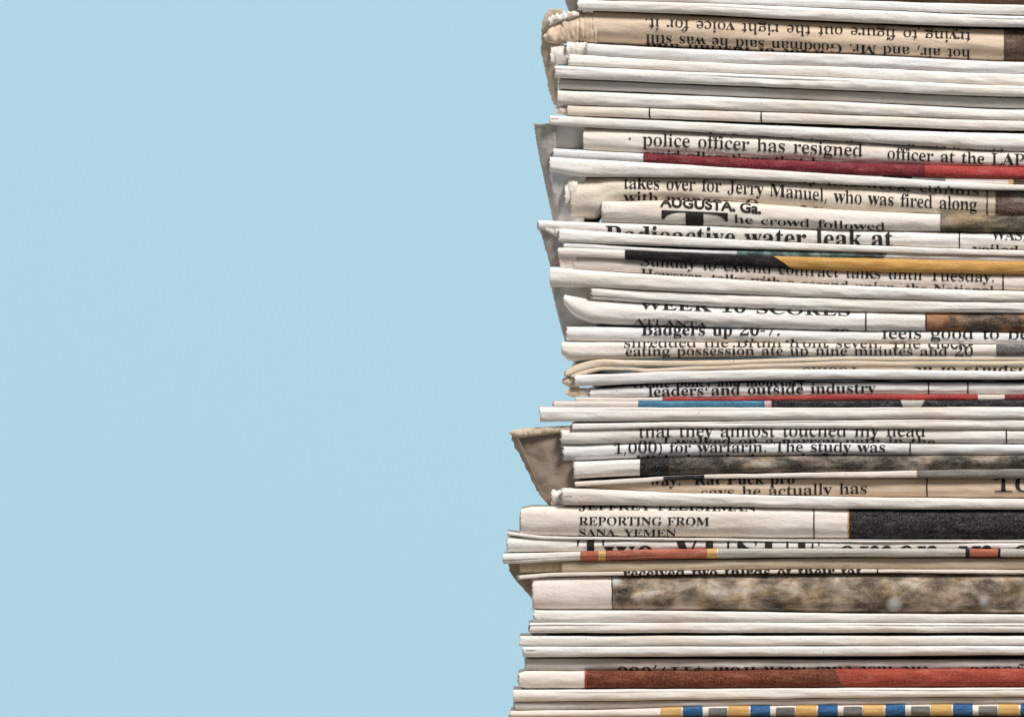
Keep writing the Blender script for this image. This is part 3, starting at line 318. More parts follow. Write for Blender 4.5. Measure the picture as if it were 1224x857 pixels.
) 201 21 -106 38 -80 54 -54 68 -26 81 2 91 32 100 62 106 92 111 123 114 154 115 185 114 216 111 248 106 279 100 310 91 340 81 370 68 399 54 427 38 454 20 480 76 480 95 454 112 428 127 401 140 372 151 342 159 311 166 280 171 249 174 217 175 184 174 152 171 120 166 89 159 58 151 28 140 -1 127 -30 112 -56 95 -82 76 -106
( 201 126 -106 106 -82 89 -56 74 -30 61 -1 51 28 42 58 35 89 31 120 28 152 27 184 28 217 31 249 35 280 42 311 51 342 61 372 74 401 89 428 106 454 126 480 181 480 163 454 147 427 133 399 121 370 110 340 102 310 95 279 90 248 88 216 87 185 88 154 90 123 95 92 102 62 110 32 121 2 133 -26 147 -54 163 -80 181 -106
- 216 27 154 27 206 189 206 189 154
' 151 57 306 44 480 107 480 94 306
$ 384 170 -39 170 33 98 39 42 55 42 112 100 93 170 85 170 220 130 233 97 249 73 266 55 287 45 312 42 341 45 372 57 398 76 419 102 435 133 446 170 451 170 510 213 510 213 451 278 444 331 426 313 377 266 392 213 400 213 265 287 238 305 228 320 216 331 202 340 187 345 169 347 148 343 118 331 93 312 72 285 55 252 43 213 36 213 -39/170 280 170 399 148 396 130 390 117 382 107 372 101 360 99 346 101 329 106 316 115 305 127 295 146 287/213 88 237 92 256 98 271 106 281 117 287 129 289 144 287 159 282 172 273 182 259 191 239 199 213 206
"""


# ------------------------------------------------------------------ lettering (outlines of a serif face, thousandths of an em)
def load_glyphs():
    G = {}
    for line in GLYPH_DATA.strip('\n').split('\n'):
        ch, adv, rest = line.split(' ', 2)
        cs = []
        for part in rest.split('/'):
            v = list(map(int, part.split()))
            cs.append([(v[i], v[i + 1]) for i in range(0, len(v), 2)])
        G[ch] = (int(adv), cs)
    return G


GLYPHS = load_glyphs()
_thin = {}


def sarea(c):
    return sum(c[i - 1][0] * c[i][1] - c[i][0] * c[i - 1][1] for i in range(len(c))) / 2


def thin(ch, w):
    """glyph with its stems slimmed; w = 1 keeps the bold outline, 0 gives a book weight"""
    key = (ch, round(w, 2))
    if key in _thin:
        return _thin[key]
    adv, cs = GLYPHS[ch]
    sgn = 1 if sarea(max(cs, key=lambda c: abs(sarea(c)))) > 0 else -1
    edges = [(c[i - 1], c[i]) for c in cs for i in range(len(c))]
    out = []
    for c in cs:
        nc = []
        n = len(c)
        for i in range(n):
            p, a, b = c[i], c[i - 1], c[(i + 1) % n]
            tx, ty = b[0] - a[0], b[1] - a[1]
            l = math.hypot(tx, ty) or 1
            nx = -ty / l * sgn           # points into the ink
            if abs(nx) < 0.25:
                nc.append(p)
                continue
            d = 1 if nx > 0 else -1
            y = p[1] + 0.37
            best = 400.0
            for (q, r) in edges:
                if (q[1] > y) != (r[1] > y):
                    x = q[0] + (y - q[1]) * (r[0] - q[0]) / (r[1] - q[1])
                    t = (x - p[0]) * d
                    if 4 < t < best:
                        best = t
            k = max(0.0, min(22.0, (best - 26) * 0.30)) * (1 - w) * (0.3 if ch in 'AKMNVWXYZkvwxyz' else 1)
            nc.append((p[0] + d * k * min(1, abs(nx) * 1.2), p[1]))
        out.append(nc)
    _thin[key] = (adv, out)
    return _thin[key]


def curve_mesh(splines=None, text=None, bold=0.0):
    """flat filled mesh from closed outlines, or from the built-in sans face"""
    if text is None:
        cu = bpy.data.curves.new('outline', 'CURVE')
        cu.dimensions = '2D'
        cu.fill_mode = 'FRONT'
        for c in splines:
            sp = cu.splines.new('POLY')
            sp.points.add(len(c) - 1)
            for p, q in zip(sp.points, c):
                p.co = (q[0], q[1], 0, 1)
            sp.use_cyclic_u = True
    else:
        cu = bpy.data.curves.new('outline', 'FONT')
        cu.body = text
        cu.fill_mode = 'FRONT'
        cu.offset = bold
        cu.resolution_u = 10
    o = bpy.data.objects.new('outline', cu)
    COL.objects.link(o)
    dg = bpy.context.evaluated_depsgraph_get()
    me = bpy.data.meshes.new_from_object(o.evaluated_get(dg))
    bpy.data.objects.remove(o)
    bpy.data.curves.remove(cu)
    bm = bmesh.new()
    bm.from_mesh(me)
    bpy.data.meshes.remove(me)
    return bm


_gm = {}


def glyph_mesh(ch, w):
    key = (ch, round(w, 2))
    if key not in _gm:
        adv, cs = thin(ch, w)
        g = curve_mesh([[(p[0] / 1000, p[1] / 1000) for p in c] for c in cs])
        g.verts.index_update()
        _gm[key] = (adv, [(v.co.x, v.co.y) for v in g.verts], [[v.index for v in f.verts] for f in g.faces])
        g.free()
    return _gm[key]


# ------------------------------------------------------------------ the shape of a folded newspaper
def W(px, y, py):
    return Vector(((px - CX) * S, y * S, (CY - py) * S))


def hermite(xs, vs, x):
    n = len(xs)
    if x <= xs[0]:
        return vs[0] + (vs[1] - vs[0]) / (xs[1] - xs[0]) * (x - xs[0])
    if x >= xs[-1]:
        return vs[-1]
    for i in range(n - 1):
        if x <= xs[i + 1]:
            break

    def slope(j):
        if j == 0:
            return (vs[1] - vs[0]) / (xs[1] - xs[0])
        if j == n - 1:
            return (vs[-1] - vs[-2]) / (xs[-1] - xs[-2])
        a = (vs[j] - vs[j - 1]) / (xs[j] - xs[j - 1])
        b = (vs[j + 1] - vs[j]) / (xs[j + 1] - xs[j])
        if a * b <= 0:
            return 0.0
        return 2 * a * b / (a + b)
    h = xs[i + 1] - xs[i]
    u = (x - xs[i]) / h
    return ((2 * u**3 - 3 * u**2 + 1) * vs[i] + (u**3 - 2 * u**2 + u) * h * slope(i)
            + (-2 * u**3 + 3 * u**2) * vs[i + 1] + (u**3 - u**2) * h * slope(i + 1))


_tab = {}


def profile(n, dep):
    key = (n, dep)
    if key not in _tab:
        pts = []
        K = 120
        for i in range(K + 1):
            a = math.pi / 2 * i / K
            pts.append((math.sin(a) ** (2 / n), math.cos(a) ** (2 / n) * dep))   # height, forward
        arc = [0.0]
        for i in range(K):
            arc.append(arc[-1] + math.hypot(pts[i + 1][0] - pts[i][0], pts[i + 1][1] - pts[i][1]))
        _tab[key] = (pts, arc)
    return _tab[key]


class Fold:
    def __init__(self, seed, knots, front=0.0, n=2.2, dep=0.9, amp=0.9, wave=0.45, R=2360, jag=1.0):
        self.seed = seed
        self.xs = sorted(knots)
        self.L = self.xs[0]
        self.R = R
        x1 = 1224 if 1224 in knots else self.xs[-1]
        self.ts = [knots[x][0] for x in self.xs]
        self.bs = [knots[x][1] for x in self.xs]
        t, b = knots[x1]
        self.xs += [1700, 2400]
        self.ts += [t + 3, t + 3]
        self.bs += [b + 3, b + 3]
        self.front, self.n, self.dep, self.amp, self.wave, self.jag = front, n, dep, amp, wave, jag
        self.groove = None
        self.tilt = 0.10 + 0.24 * random.Random(seed * 31).random()
        self.pts, self.arc = profile(n, dep)
        self.amax = self.arc[-1]
        self.above = self.below = None

    def raw(self, x):
        return hermite(self.xs, self.ts, x), hermite(self.xs, self.bs, x)

    def nz(self, x, y, k=0):
        return noise.noise(Vector((x, y, self.seed * 7.31 + k * 3.7)))

    def tb(self, x):
        t = hermite(self.xs, self.ts, x)
        b = hermite(self.xs, self.bs, x)
        w = min(self.wave, 0.12 * (b - t))
        t += w * (self.nz(x / 55, 0, 1) + 0.5 * self.nz(x / 19, 0, 2))
        b += w * (self.nz(x / 55, 9, 1) + 0.5 * self.nz(x / 19, 9, 2))
        return t, max(b, t + 0.6)

    def s_of(self, x, py):
        """arc position of a height seen from the front"""
        t, b = self.tb(x)
        h, c = (b - t) / 2, (t + b) / 2
        z = (c - py) / h
        a = abs(z)
        if a >= 1:
            s = self.amax + (a - 1)
        else:
            for i in range(1, len(self.pts)):
                if self.pts[i][0] >= a:
                    break
            z0, z1 = self.pts[i - 1][0], self.pts[i][0]
            f = (a - z0) / max(1e-9, z1 - z0)
            s = self.arc[i - 1] + f * (self.arc[i] - self.arc[i - 1])
        return math.copysign(s * h, z)

    def surf(self, x, s, off=0.0, shrink=1.0):
        t, b = self.tb(x)
        h, c = (b - t) / 2, (t + b) / 2
        a = abs(s) / h
        sg = 1 if s >= 0 else -1
        if a >= self.amax:
            zn, fw = 1.0, -(a - self.amax)
            nz_, ny_ = 1.0, 0.0
        else:
            lo, hi = 0, len(self.arc) - 1
            while hi - lo > 1:
                m = (lo + hi) // 2
                if self.arc[m] <= a:
                    lo = m
                else:
                    hi = m
            f = (a - self.arc[lo]) / max(1e-9, self.arc[hi] - self.arc[lo])
            p, q = self.pts[lo], self.pts[hi]
            zn, fw = p[0] + f * (q[0] - p[0]), p[1] + f * (q[1] - p[1])
            dz, df = q[0] - p[0], q[1] - p[1]
            l = math.hypot(dz, df) or 1
            ny_, nz_ = dz / l, -df / l        # outward: forward, up
        y = self.front + (self.dep - fw) * h
        y += 1.6 * self.nz(x / 160, 3, 3) + 0.5 * self.nz(x / 45, 5, 4)
        cr = h * (-0.10 + 0.55 * self.nz(x / 75, 1, 20) + 0.28 * self.nz(x / 24, 2, 21))
        if s < cr:                       # the lower part of the fold is creased and leans back
            q = min(cr - s, cr + self.amax * h)
            y += self.tilt * q * q / (q + 1.5)
        if self.groove is not None:      # a second sheet lying inside the fold shows as a fine line
            g = h * (self.groove + 0.12 * self.nz(x / 90, 4, 30))
            m = max(0.0, min(1.0, 0.5 + 2.2 * self.nz(x / 170, 6, 31)))
            y += 1.5 * m * math.exp(-((s - g) / 0.55) ** 2)
            if s < g:
                y += 0.5 * m * max(0.0, 1 - (g - s) / (0.8 * h))
        e = a * h - self.amax * h
        if e > 6:                       # behind the folds the papers sink onto each other
            k = min(1.0, (e - 6) / 40)
            nb = self.above if s > 0 else self.below
            while nb is not None and x <= nb.L + 2:
                nb = nb.above if s > 0 else nb.below
            if nb is not None and x > nb.L + 2:
                q = nb.raw(x)
                gap = (t - q[1]) if s > 0 else (q[0] - b)
                if 0 < gap < 8:
                    zn += k * (gap / 2 - 0.15) / h
        if y < self.front + 40:
            d = self.amp * min(1, h / 7) * (self.nz(x / 60, s / 7, 5) + 0.6 * self.nz(x / 22, s / 5, 6)) + off
            y -= d * ny_
            zz = zn * h + (off * 0.8 + (d - off) * 0.3) * nz_
        else:
            zz = zn * h + off * nz_
        return W(x, y, c - sg * zz * shrink)


def link(name, verts, faces, mat, parent=None, mats=None, fmat=None, smooth=True):
    me = bpy.data.meshes.new(name)
    base = parent_world(parent)
    me.from_pydata([tuple(Vector(v) - base) for v in verts], [], faces)
    for m in (mats or [mat]):
        me.materials.append(m)
    if fmat:
        me.polygons.foreach_set('material_index', fmat)
    if smooth:
        me.polygons.foreach_set('use_smooth', [True] * len(me.polygons))
    me.update()
    o = bpy.data.objects.new(name, me)
    o.parent = parent
    COL.objects.link(o)
    return o


def parent_world(p):
    v = Vector((0, 0, 0))
    while p is not None:
        v = v + Vector(p.location)
        p = p.parent
    return v


def columns(L, R, step=4.0):
    xs = []
    x = L
    while x < min(R, 1300):
        xs.append(x)
        x += 1.5 if x < L + 12 else step
    if R > 1300:
        n = 26
        xs += [1300 + (R - 1300) * i / n for i in range(n)]
    xs.append(R)
    return xs


BACK = 940.0     # paper depth behind the fold, px


def sheet_block(f, name, mat, parent, L=None, R=None, shrink=1.0, push=0.0, jag=None, hollow=True, step=4.0):
    L = f.L if L is None else L
    R = f.R if R is None else R
    jag = f.jag if jag is None else jag
    xs = columns(L, R, step)
    K = 36
    ring = []      # (fraction of amax, extra px behind)
    extras = [BACK, 400, 120, 40, 14, 5]
    for e in extras:
        ring.append((1.0, e))
    for i in range(K + 1):
        ring.append((math.sin(math.pi / 2 * (1 - 2 * i / K)), 0))
    for e in reversed(extras):
        ring.append((-1.0, e))
    nr = len(ring)
    verts, faces, fm = [], [], []
    fr = f.front
    f.front = fr + push
    for ci, x in enumerate(xs):
        t, b = f.tb(x)
        h = (b - t) / 2
        for (q, e) in ring:
            s = q * f.amax * h + (e if q > 0 else -e)
            xx = x
            w = max(0.0, 1 - (x - L) / 6.0)
            if w > 0 and jag:
                xx += w * jag * (1.3 * f.nz(s * 0.30, e * 0.02, 8) + 0.9 * f.nz(s * 0.9, e * 0.05, 9))
                xx += w * min(2.5, 0.12 * h) * (abs(q) ** 3)
            verts.append(f.surf(xx, s, 0, shrink))
    f.front = fr
    nx = len(xs)
    for i in range(nx - 1):
        for j in range(nr):
            k = (j + 1) % nr
            faces.append((i * nr + j, i * nr + k, (i + 1) * nr + k, (i + 1) * nr + j))
            fm.append(0)
    # left end: rim of the outer sheet, then the recess the inner pages stand in
    def ring_c(i):
        c = Vector((0, 0, 0))
        for j in range(nr):
            c += verts[i * nr + j]
        return c / nr
    zc = ring_c(0).z
    if hollow:
        for depth, kz in ((0.0, 0.86), (2.2, 0.84)):
            for j in range(nr):
                v = verts[j].copy()
                v.z = zc + (v.z - zc) * kz
                v.x += depth * S
                v.y += 0.5 * S
                verts.append(v)
        o1, o2 = nx * nr, nx * nr + nr
        for j in range(nr):
            k = (j + 1) % nr
            faces += [(j, o1 + j, o1 + k, k), (o1 + j, o2 + j, o2 + k, o1 + k)]
            fm += [0, 1]
        faces += [(o2 + j, o2 + nr - 1 - j, o2 + nr - 2 - j, o2 + j + 1) for j in range(nr // 2 - 1)]
        fm += [1] * (nr // 2 - 1)
    else:
        faces += [(j, nr - 1 - j, nr - 2 - j, j + 1) for j in range(nr // 2 - 1)]
        fm += [1] * (nr // 2 - 1)
    o = (nx - 1) * nr
    faces += [(o + j, o + j + 1, o + nr - 2 - j, o + nr - 1 - j) for j in range(nr // 2 - 1)]
    fm += [1] * (nr // 2 - 1)
    return link(name, verts, faces, None, parent, [mat, M['edge']], fm)


def printed_patch(f, name, mat, parent, x0, x1, slant=0.0, f0=1.15, f1=-1.15, off=0.55, wob=0.0):
    """ink or painted shade laid on the fold between two x positions; slant shifts the left and right edges towards the bottom"""
    n = max(1, int(min(x1 - x0, 1300 - x0 if x0 < 1300 else 40) / 4)) + 1
    K = 26 if (x1 - x0) > 6 else 18
    verts, faces = [], []
    if isinstance(slant, (int, float)):
        slant = (slant, slant)
    for i in range(n + 1):
        for j in range(K + 1):
            q = f0 + (f1 - f0) * j / K
            u = i / n
            x = x0 + (x1 - x0) * u
            v = (1 - math.sin(max(-1, min(1, q)) * math.pi / 2)) / 2
            x += (slant[0] * (1 - u) + slant[1] * u) * v
            if wob:
                x += wob * f.nz(q * 6, i * 0.4, 12)
            t, b = f.tb(x)
            h = (b - t) / 2
            if abs(q) <= 1:
                s = math.sin(q * math.pi / 2) * f.amax * h
            else:
                s = math.copysign(f.amax * h + (abs(q) - 1) * 14, q)
            verts.append(f.surf(x, s, off))
    for i in range(n):
        for j in range(K):
            a = i * (K + 1) + j
            faces.append((a, a + 1, a + K + 2, a + K + 1))
    return link(name, verts, faces, mat, parent)


def rule(f, parent, x, w=1.5, slant=0.0):
    return printed_patch(f, 'column_rule', M['ink'], parent, x - w / 2, x + w / 2, slant, off=0.75, wob=0.5)


def text_line(f, parent, txt, x0, y0, x1, y1, xh, w=0.0, flip=False, sans=False, mat='ink', fit=True):
    w = min(1.0, w + 0.16)
    if sans:
        bm = curve_mesh(text=txt, bold=0.034)
        k = xh / 0.53
    else:
        bm = bmesh.new()
        pen = 0.0
        for ch in txt:
            if ch == ' ':
                pen += 235
                continue
            adv, vs, fs = glyph_mesh(ch, w)
            new = [bm.verts.new((p[0] + pen / 1000, p[1], 0)) for p in vs]
            for fc in fs:
                bm.faces.new([new[i] for i in fc])
            pen += adv - 34 * (1 - w)
        k = xh / 0.31
    lo = min(v.co.x for v in bm.verts)
    hi = max(v.co.x for v in bm.verts)
    ylo = min(v.co.y for v in bm.verts)
    yhi = max(v.co.y for v in bm.verts)
    step = max(0.6, min(1.6, xh / 8)) / k
    y = ylo + step * 0.53
    while y < yhi:
        bmesh.ops.bisect_plane(bm, geom=bm.verts[:] + bm.edges[:] + bm.faces[:], plane_co=(0, y, 0), plane_no=(0, 1, 0))
        y += step
    sx = (x1 - x0) / (hi - lo)
    s0, s1 = f.s_of(x0, y0), f.s_of(x1, y1)
    drop = []
    base = parent_world(parent)
    bmesh.ops.triangulate(bm, faces=bm.faces[:])
    for v in bm.verts:
        u = (v.co.x - lo) / (hi - lo)
        up = v.co.y * k
        if flip:
            u = 1 - u
            up = -up
        x = x0 + (x1 - x0) * u
        s = s0 + (s1 - s0) * u + up
        t, b = f.tb(x)
        if abs(s) > f.amax * (b - t) / 2 + 7:
            drop.append(v)
        v.co = f.surf(x, s, 0.75) - base
    if drop:
        bmesh.ops.delete(bm, geom=drop, context='VERTS')
    me = bpy.data.meshes.new('text_line')
    bm.to_mesh(me)
    bm.free()
    me.materials.append(M[mat])
    o = bpy.data.objects.new('text_line', me)
    o.parent = parent
    COL.objects.link(o)
    return o


def lerp_poly(pts, y):
    """x of a left or right edge at height y"""
    if y <= pts[0][1]:
        return pts[0][0]
    for (xa, ya), (xb, yb) in zip(pts, pts[1:]):
        if y <= yb:
            u = (y - ya) / max(1e-6, yb - ya)
            return xa + (xb - xa) * u
    return pts[-1][0]


def flap(parent, mat, left, right, depth=(5, 14), sweep=10, seed=1, lip=0.0, jag=1.0, thick=1.3, name='drooping_sheet'):
    """loose outer sheet that sags down past the fold, with thickness and a swept-back free edge"""
    top, bot = left[0][1], left[-1][1]
    nv = max(8, int((bot - top) / 2.2))
    nu = 14
    fr, bk = [], []
    for i in range(nv + 1):
        v = i / nv
        y = top + (bot - top) * v
        xl, xr = lerp_poly(left, y), lerp_poly(right, y)
        for j in range(nu + 1):
            u = j / nu
            nj = noise.noise(Vector((y * 0.45, seed * 3.1, 0))) + 0.7 * noise.noise(Vector((y * 1.3, seed * 5.1, 2)))
            x = xl + (xr - xl) * u + (1 - u) ** 4 * jag * nj
            d = depth[0] + (depth[1] - depth[0]) * v + sweep * (1 - u) ** 1.6
            d += 2.6 * noise.noise(Vector((x / 14, y / 20, seed * 2.3))) + 1.0 * noise.noise(Vector((x / 5, y / 9, seed * 4.7)))
            if lip:
                d -= lip * math.exp(-((y - top) / 5.0) ** 2)
            fr.append(W(x, d, y))
            bk.append(W(x + 0.2, d + thick, y))
    n = len(fr)
    verts = fr + bk
    faces = []
    w = nu + 1
    for i in range(nv):
        for j in range(nu):
            a = i * w + j
            faces.append((a, a + w, a + w + 1, a + 1))
            faces.append((n + a, n + a + 1, n + a + w + 1, n + a + w))
    for i in range(nv):
        for a, b in ((i * w, (i + 1) * w), ((i + 1) * w + nu, i * w + nu)):
            faces.append((a, n + a, n + b, b))
    for j in range(nu):
        faces.append((j, j + 1, n + j + 1, n + j))
        a = nv * w + j
        faces.append((a, n + a, n + a + 1, a + 1))
    return link(name, verts, faces, M[mat], parent)


def torn_end(parent, mat, x0, x1, top, bot, front=4.0, seed=1, amp=2.2, name='torn_edge', tear=3.0, dep=0.8, pleats=()):
    """crumpled, torn end of the fold: an irregular lump of paper with a ragged outline"""
    nu, nv = max(8, int((x1 - x0) / 1.1)), 26
    f, bk = [], []
    for j in range(nu + 1):
        u = j / nu
        for i in range(nv + 1):
            v = i / nv
            x = x0 + (x1 - x0) * u
            t, b = lerp_poly([(q[1], q[0]) for q in top], x), lerp_poly([(q[1], q[0]) for q in bot], x)
            e = 1 - abs(2 * v - 1)
            rag = tear * noise.noise(Vector((x * 0.28, v * 1.2, seed * 3.3))) + 0.6 * tear * noise.noise(Vector((x * 0.8, v, seed)))
            y = t + (b - t) * v + rag * (1 - e) ** 2 * (0.8 if v < 0.5 else 0.25)
            x += (1 - u) ** 2 * tear * (noise.noise(Vector((v * 5, 1, seed * 9.2))) + 0.6 * noise.noise(Vector((v * 16, 2, seed * 9.2)))) * 0.6
            h = (b - t) / 2
            d = front + dep * h * (1 - math.sqrt(max(0, 1 - (2 * v - 1) ** 2)))
            d += amp * (1 - abs(noise.noise(Vector((x / 9, y / 26, seed * 1.7)))) * 2.2) + 0.5 * amp * noise.noise(Vector((x / 3.5, y / 6, seed * 2.9)))
            for p in pleats:
                d += (1.1 + 0.8 * math.sin(p * 2.3)) * math.exp(-((x - p - 1.5 * (v - 0.5)) / 0.8) ** 2)
            f.append(W(x, d, y))
            bk.append(W(x + 0.3, d + 3.0, y))
    n = len(f)
    w = nv + 1
    faces = []
    for j in range(nu):
        for i in range(nv):
            a = j * w + i
            faces.append((a, a + 1, a + w + 1, a + w))
            faces.append((n + a, n + a + w, n + a + w + 1, n + a + 1))
    rim = [i for i in range(w)] + [j * w + nv for j in range(1, nu + 1)] + [nu * w + i for i in range(nv - 1, -1, -1)] + [j * w for j in range(nu - 1, 0, -1)]
    for a, b in zip(rim, rim[1:] + rim[:1]):
        faces.append((a, n + a, n + b, b))
    return link(name, f + bk, faces, M[mat], parent)


def fibres(f, mat, parent):
    """torn paper hairs standing out of the cut left edge"""
    r = random.Random(f.seed * 17)
    verts, faces = [], []
    t, b = f.tb(f.L + 1)
    for i in range(int(10 + (b - t) * 0.8)):
        s = r.uniform(-1, 1) * f.amax * (b - t) / 2 * 0.95
        p = f.surf(f.L + r.uniform(0, 1.5), s)
        ln, up, fw = r.uniform(1.2, 4.0) * S, r.uniform(-1.6, 1.6) * S, r.uniform(-1, 0.6) * S
        q = p + Vector((-ln * 0.5, fw * 0.4, up * 0.2))
        e = p + Vector((-ln, fw, up))
        w = r.uniform(0.22, 0.42) * S
        n = len(verts)
        for c, k in ((p, 1.0), (q, 0.7)):
            verts += [c + Vector((0, 0, w * k)), c + Vector((0, -w * k, -w * k * 0.6)), c + Vector((0, w * k, -w * k * 0.6))]
        verts.append(e)
        for k in range(3):
            m = (k + 1) % 3
            faces += [(n + k, n + m, n + 3 + m, n + 3 + k), (n + 3 + k, n + 3 + m, n + 6)]
    return link('frayed_fibres', verts, faces, mat, parent)


GROUP = 'newspapers in the stack'
COUNT = [0]
STACK = []


def newspaper(label, knots, mat='white', front=0.0, n=2.7, dep=0.72, inner=None, lines=(), patches=(), rules=(), flaps=(), torn=(), jag=1.0, amp=0.9, wave=0.45):
    """knots: {x: (top, bottom)} of the folded edge"""
    COUNT[0] += 1
    seed = COUNT[0]
    f = Fold(seed, knots, front, n, dep, amp, wave, R=2330 + 40 * math.sin(seed * 2.4), jag=jag)
    gr = random.Random(seed * 53)
    if mat in ('white', 'cool', 'grey') and not lines and gr.random() < 0.5:
        f.groove = gr.choice([-0.55, -0.35, 0.1, 0.4, 0.6])
    if STACK:
        f.above = STACK[-1][0]
        STACK[-1][0].below = f
    STACK.append((f, label, knots, mat, inner, lines, patches, rules, flaps, torn, seed))


def build_newspaper(f, label, knots, mat, inner, lines, patches, rules, flaps, torn, seed):
    e = bpy.data.objects.new('newspaper', None)
    e.empty_display_size = 0.01
    t, b = knots.get(1224, list(knots.values())[-1])
    e.location = W((f.L + f.R) / 2, BACK / 2, b + 3)
    e['label'] = label
    e['category'] = 'newspaper'
    e['group'] = GROUP
    COL.objects.link(e)
    sheet_block(f, 'outer_sheet', M[mat], e)
    rnd = random.Random(seed)
    din = rnd.uniform(-0.6, 1.2) if inner is None else inner
    t0, b0 = f.tb(f.L)
    sheet_block(f, 'inner_pages', M['edge' if inner is None else (mat if mat not in ('white', 'cool') else 'cream')], e, L=f.L + din, R=f.L + 45, shrink=0.80, push=0.12 * (b0 - t0) + 0.4, jag=1.5, hollow=False, step=6)
    for (kind, x0, x1, *rest) in patches:
        sl = rest[0] if rest else 0.0
        f0 = rest[1] if len(rest) > 1 else 1.15
        f1 = rest[2] if len(rest) > 2 else -1.15
        printed_patch(f, 'printed_picture' if kind in PICTURES else 'colour_print_or_shade', M[kind], e, x0, x1, sl, f0, f1, wob=0.35)
    for r in rules:
        rule(f, e, r)
    for ln in lines:
        text_line(f, e, *ln[:6], **(ln[6] if len(ln) > 6 else {}))
    if f.jag >= 1.4:
        fibres(f, M[mat], e)
    for (m, left, right, kw) in flaps:
        flap(e, m, left, right, seed=seed, **kw)
    for (m, x0, x1, top, bot, kw) in torn:
        torn_end(e, m, x0, x1, top, bot, seed=seed, **kw)
    return e


PICTURES = {'charcoal', 'rust', 'teal', 'camo', 'maroon', 'copper', 'smoke', 'earth', 'walnut', 'bark', 'screen'}

# ------------------------------------------------------------------ the setting
def box(name, lo, hi, mat, kind=None):
    x0, y0, z0 = lo
    x1, y1, z1 = hi
    v = [(x0, y0, z0), (x1, y0, z0), (x1, y1, z0), (x0, y1, z0), (x0, y0, z1), (x1, y0, z1), (x1, y1, z1), (x0, y1, z1)]
    fc = [(0, 3, 2, 1), (4, 5, 6, 7), (0, 1, 5, 4), (1, 2, 6, 5), (2, 3, 7, 6), (3, 0, 4, 7)]
    o = link(name, v, fc, mat, smooth=False)
    if kind:
        o['kind'] = kind
    return o


box('backdrop', (-4, 1.6, -3), (4, 1.62, 3), M['backdrop'], 'structure')
zt = (CY - BASE_PX) * S
box('table_top', (-0.06, -0.02, zt - 0.03), (0.40, 0.165, zt), M['table'], 'structure')

# ------------------------------------------------------------------ the stack, top to bottom
newspaper('topmost newspaper in view, only its brown printed underside showing at the top right corner',
          {690: (-26, -10), 824: (-22, -5.5), 1024: (-18, 0.5), 1224: (-14, 5.5)}, 'white', 2,
          patches=[('walnut', 955, 1500)],
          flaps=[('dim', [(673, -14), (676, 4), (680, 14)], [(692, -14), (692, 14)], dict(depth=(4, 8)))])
newspaper('plain white newspaper just below the topmost one with the brown underside',
          {690: (-9.5, -0.5), 824: (-5, 3.5), 1024: (1, 11), 1224: (6, 18.5)}, 'cool', 2)
newspaper('white newspaper lying directly on the beige one with upside-down print',
          {690: (0, 12.5), 824: (4, 17), 1024: (12, 27), 1224: (19.5, 33)}, 'white', -3)
newspaper('beige newspaper with crumpled torn left end and upside-down text about Mr. Goodman',
          {708: (13, 52), 824: (19, 58), 1024: (29, 66.5), 1224: (36, 75)}, 'beige', 5, n=2.2, dep=0.90,
          patches=[('bark', 1200, 1500)],
          lines=[('trying to figure out the right voice for it.', 772, 22.8, 1160, 39.5, 9.2, dict(flip=True, mat='soft_ink')),
                 ('hot air, and Mr. Goodman said he was still', 772, 41.5, 1160, 60, 9.2, dict(flip=True, w=0.25)),
                 ('a lot of fustian and', 772, 51, 985, 61, 9.2, dict(flip=True, w=0.5)),
                 ('was going', 1075, 28.5, 1160, 33.5, 9.2, dict(flip=True, w=0.3, mat='soft_ink'))],
          flaps=[('tan', [(657, 11), (650, 20), (647, 34), (647, 62), (652, 86), (656, 108), (662, 126)], [(672, 12), (672, 60), (666, 80), (667, 126)], dict(depth=(10, 16), sweep=8, jag=1.4))],
          torn=[('beige', 650, 690, [(650, 42), (658, 34), (668, 26), (690, 15)], [(650, 50), (664, 53), (690, 52)], dict(front=3.0, amp=2.4, tear=5)),
                ('beige', 672, 713, [(672, 16), (690, 13), (713, 17)], [(672, 50), (690, 52), (713, 52)], dict(front=4.0, amp=1.2, tear=3, pleats=(692, 698, 704, 709))),
                ('cream', 656, 692, [(656, 22), (664, 17), (692, 13)], [(656, 31), (668, 27), (692, 20)], dict(front=1.0, amp=2.0, tear=6))])
newspaper('white newspaper with a ripped stub at its left, under the beige crumpled one',
          {701: (52.5, 66), 824: (59, 74), 1024: (66, 81), 1224: (74.5, 89)}, 'cool', 2, jag=1.4,
          torn=[('white', 658, 679, [(658, 54), (679, 53)], [(658, 78), (679, 79)], dict(front=9, amp=1.6, tear=3)),
                ('white', 677, 705, [(677, 50), (705, 52)], [(677, 66), (705, 66)], dict(front=4, amp=1.2, tear=2.5))])
newspaper('white newspaper under the one with the ripped stub, its left end set inwards',
          {680: (65, 79), 824: (74, 85.5), 1024: (81, 94), 1224: (89, 103)}, 'white', 0, jag=1.6)
newspaper('bright white newspaper overhanging a shaded grey recessed one below the beige torn paper',
          {663: (79, 93.5), 824: (86, 100.5), 1024: (94.5, 108.5), 1224: (103, 116)}, 'white', -5)
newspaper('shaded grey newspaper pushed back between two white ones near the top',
          {668: (95, 106.5), 824: (102, 113), 1024: (110, 122), 1224: (117.5, 130)}, 'grey', 7)  # the shade of the recess is partly painted in by the grey colour
newspaper('white newspaper under the shaded recessed one and above the one with two short black rules',
          {666: (108.5, 125), 824: (115, 130.5), 1024: (123, 137), 1224: (131.5, 144)}, 'white', -1)
newspaper('thin cream newspaper crossed by two short black column rules',
          {678: (126.5, 138), 824: (131.5, 143.5), 1024: (138, 150), 1224: (145, 156.5)}, 'cream', 0, rules=[776.5, 910],
          inner=2, torn=[('cream', 664, 680, [(664, 128), (680, 126)], [(664, 136), (680, 138)], dict(front=5, amp=1.5, tear=2))])
